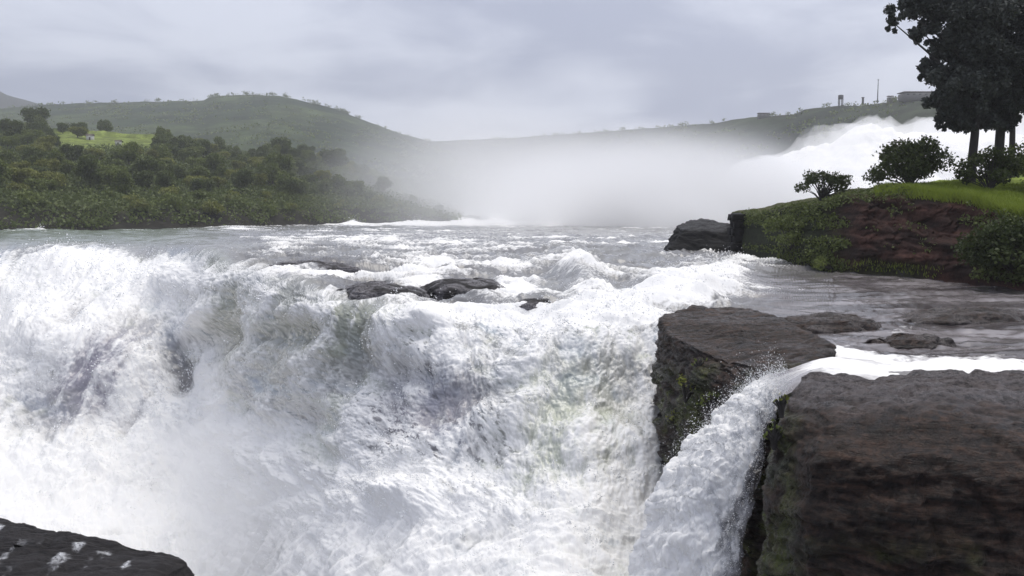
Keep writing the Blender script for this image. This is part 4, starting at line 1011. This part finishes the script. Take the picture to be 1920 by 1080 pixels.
house(1425, 20, 3, 10, 3, 'low building far along the misty ridge')

# ------------------------------------------------------------------ spillway torrent behind the bank
top = [(1240, 408), (1300, 385), (1380, 340), (1430, 305), (1445, 297), (1480, 286), (1550, 268), (1575, 250), (1600, 236), (1630, 233), (1662, 238), (1672, 248), (1720, 249), (1800, 247), (1900, 252), (2050, 250), (2300, 250)]
nx_, ny_ = 420, 150
tpx = np.linspace(1240, 2300, nx_); tt_ = np.linspace(0, 1, ny_)[:, None]
tp = interp(top, tpx)[None]
Yb = 150.0; Yt = 205.0
Yr = Yb + (Yt - Yb) * tt_ ** .8 + 0 * tp
zt = at(tpx, tp[0], Yt)[:, 2]
Zr = zt[None] * np.sin(tt_ * np.pi / 2) ** 1.2 - .5
T = np.stack([(tpx[None] - 960) / F * Yr, Yr, Zr], -1)
nn = grid_normals(T); nn *= np.sign(-nn[..., 1:2])
x_, y_, z_ = T[..., 0], T[..., 1], T[..., 2]
T = T + nn * (2.2 * fbm(x_ * .07, y_ * .06, z_ * .10, 3, .5) + 1.0 * (billow(x_ * .22, y_ * .2, z_ * .25, 5, .55) - .4))[..., None] * sstep(0, .1, tt_)[..., None]
back = T[-1:].copy(); back[..., 1] += 25; back[..., 2] *= .75; back2 = back.copy(); back2[..., 1] += 5; back2[..., 2] = -1
T = np.concatenate([T, back, back2], 0)
Tm = T[4:-1:3, ::5]; nm = grid_normals(Tm); nm *= np.sign(-nm[..., 1:2] + .3 * nm[..., 2:3]); nm = nm * .6 + np.array([-.15, -.25, .5]); nm /= np.linalg.norm(nm, axis=-1, keepdims=True)
thm = (1.2 + 5.0 * sstep(-.3, .5, fbm(Tm[..., 0] * .06, Tm[..., 2] * .08, 4.0, 4))) * sstep(0, .1, np.linspace(0, 1, Tm.shape[0]))[:, None] + .01
shell_mist('mist', Tm, thm, nm, mist_mat('torrent_spray', .10, (1, 1, 1), .2), 'white spray blowing off the crest of the spillway torrent', False)
fo = np.clip(1.1 + .2 * fbm(T[..., 0] * .08, T[..., 2] * .2, 3, 4), 0, 1.3)
tag(mesh_from('spillway_torrent', T, grid_quads(*T.shape[:2]), FALLW, col=np.concatenate([np.full(T.shape[:2] + (3,), .8), fo[..., None]], -1), uv=T[..., [0, 2]] * .2), kind='structure')

# ------------------------------------------------------------------ spray: drops thrown up along the lip, the crests and the foot
def drops(C, size, rg):
    n = len(C); s = rg.uniform(.5, 1.4, n)[:, None, None] * np.broadcast_to(size, (n,))[:, None, None]
    tet = np.array([[1, 1, 1], [-1, -1, 1], [-1, 1, -1], [1, -1, -1]], float) * .6
    v = C[:, None] + tet[None] * s + rg.normal(size=(n, 4, 3)) * s * .15
    f4 = np.array([[0, 1, 2], [0, 3, 1], [0, 2, 3], [1, 3, 2]])
    return v.reshape(-1, 3), (np.arange(n)[:, None, None] * 4 + f4[None]).reshape(-1, 3)
rg = np.random.default_rng(77)
Wt = np.clip(foam - .35, 0, 1) * (fall * (.35 + .5 * lump) + (1 - fall) * (.9 * gs(1090, 510, 60, 36) + .7 * gs(1290, 540, 150, 28, -.2) + .9 * gs(400, 475, 70, 30) + 1.4 * np.clip(crest, 0, 1) + .5 * gs(960, 590, 300, 20)))
Wt *= (PX < 1400); Wt[0] = 0; cdf = np.cumsum(Wt.ravel()); cdf /= cdf[-1]
n = 60000; idx = np.searchsorted(cdf, rg.uniform(size=n)); base = P.reshape(-1, 3)[idx]; nv_ = nrm.reshape(-1, 3)[idx]
Cd = base + nv_ * (np.abs(rg.normal(size=(n, 1))) * .22 * np.clip(base[:, 1:2] / 26, .7, 2.6)) + rg.normal(size=(n, 3)) * .06
v1, q1 = drops(Cd, (.005 + .012 * rg.uniform(size=n) ** 3) * np.clip(base[:, 1] / 22, .7, 3.2), rg)
n2_ = 26000; ii = rg.integers(int(nr * .30), nr, n2_); jj = rg.integers(0, nc, n2_)
C2 = S[ii, jj] + n_[ii, jj] * np.abs(rg.normal(size=(n2_, 1))) ** 1.6 * .10 + rg.normal(size=(n2_, 3)) * .03
v2, q2 = drops(C2, .0035 + .008 * rg.uniform(size=n2_) ** 3, rg)
nk = 1500; ik = np.searchsorted(cdf, rg.uniform(size=nk)); bk_ = P.reshape(-1, 3)[ik]; nk_ = nrm.reshape(-1, 3)[ik]; sk = np.clip(bk_[:, 1:2] / 24, .8, 2.8)
pk = 42; rad = rg.uniform(.05, .22, (nk, 1)) * sk
Ck = np.repeat(bk_ + nk_ * rad * .6, pk, 0) + np.repeat(rad, pk, 0) * rg.normal(size=(nk * pk, 3)) * [1, .7, .8]
v4, q4 = drops(Ck, (.006 + .022 * rg.uniform(size=nk * pk) ** 3) * np.repeat(sk[:, 0], pk), rg)
v, q_, _ = merge([(v1, q1), (v2, q2), (v4, q4)])
SPRAYM, t, b = new_mat('spray_drops'); b.inputs['Base Color'].default_value = (.92, .93, .94, 1); b.inputs['Roughness'].default_value = .6
tag(mesh_from('spray', v, q_, SPRAYM, smooth=True), 'white drops of spray flying off the falling water', 'spray', kind='stuff')

# ------------------------------------------------------------------ mist of the spillway and the air itself
def lens_mist(name, cx, cy_, sx, sy, Y0, depth, mat, label, seed, skew=0.0, n=60):
    """a drifting bank of mist: deep in the middle, thinning to nothing at its rim"""
    a = np.linspace(-1, 1, n); U, V_ = np.meshgrid(a, a)
    rr = np.clip(1 - (U ** 2 + V_ ** 2), 0, 1)
    px_ = cx + sx * U + skew * V_ * sx; py_ = cy_ + sy * V_
    thk = depth * (rr ** 3) * (1 + .45 * fbm(U * 1.6 + seed, V_ * 1.2, seed, 3)) * .5 + .01
    c_ = at(px_, py_, Y0); fr = c_.copy(); fr[..., 1] -= thk; bk_ = c_.copy(); bk_[..., 1] += thk
    qf = grid_quads(n, n); n0 = n * n; I = np.arange(n0).reshape(n, n); rim = []
    for idx in (I[0], I[:, -1], I[-1, ::-1], I[::-1, 0]):
        rim.append(np.stack([idx[1:], idx[:-1], idx[:-1] + n0, idx[1:] + n0], 1))
    o = mesh_from(name, np.concatenate([fr.reshape(-1, 3), bk_.reshape(-1, 3)]), np.concatenate([qf, qf[:, ::-1] + n0] + rim)[:, ::-1], mat)
    return tag(o, label, 'mist', kind='stuff')
lens_mist('mist', 1255, 412, 460, 215, 140, 34, mist_mat('spillway_mist', .19, (1, 1, 1), .35), 'bright spray mist in front of the spillway torrent', 2.0)
lens_mist('mist', 1010, 385, 560, 215, 200, 60, mist_mat('valley_mist', .034, (1, 1, 1), .35), 'grey mist drifting across the valley below the ridge', 5.0)
lens_mist('mist', 880, 350, 380, 240, 128, 16, mist_mat('wood_mist', .045, (1, 1, 1), .35), 'thin mist veiling the end of the wood', 9.0)
hv, hq = box((0, 850, 100), (5200, 2000, 232)); hv[:, 2] = np.where(hv[:, 2] < 0, -15.5, 262)
tag(mesh_from('haze', hv, hq, mist_mat('air', .00040, (.97, .98, 1.0)), smooth=False), 'pale haze in the air over the valley', 'haze', kind='stuff')
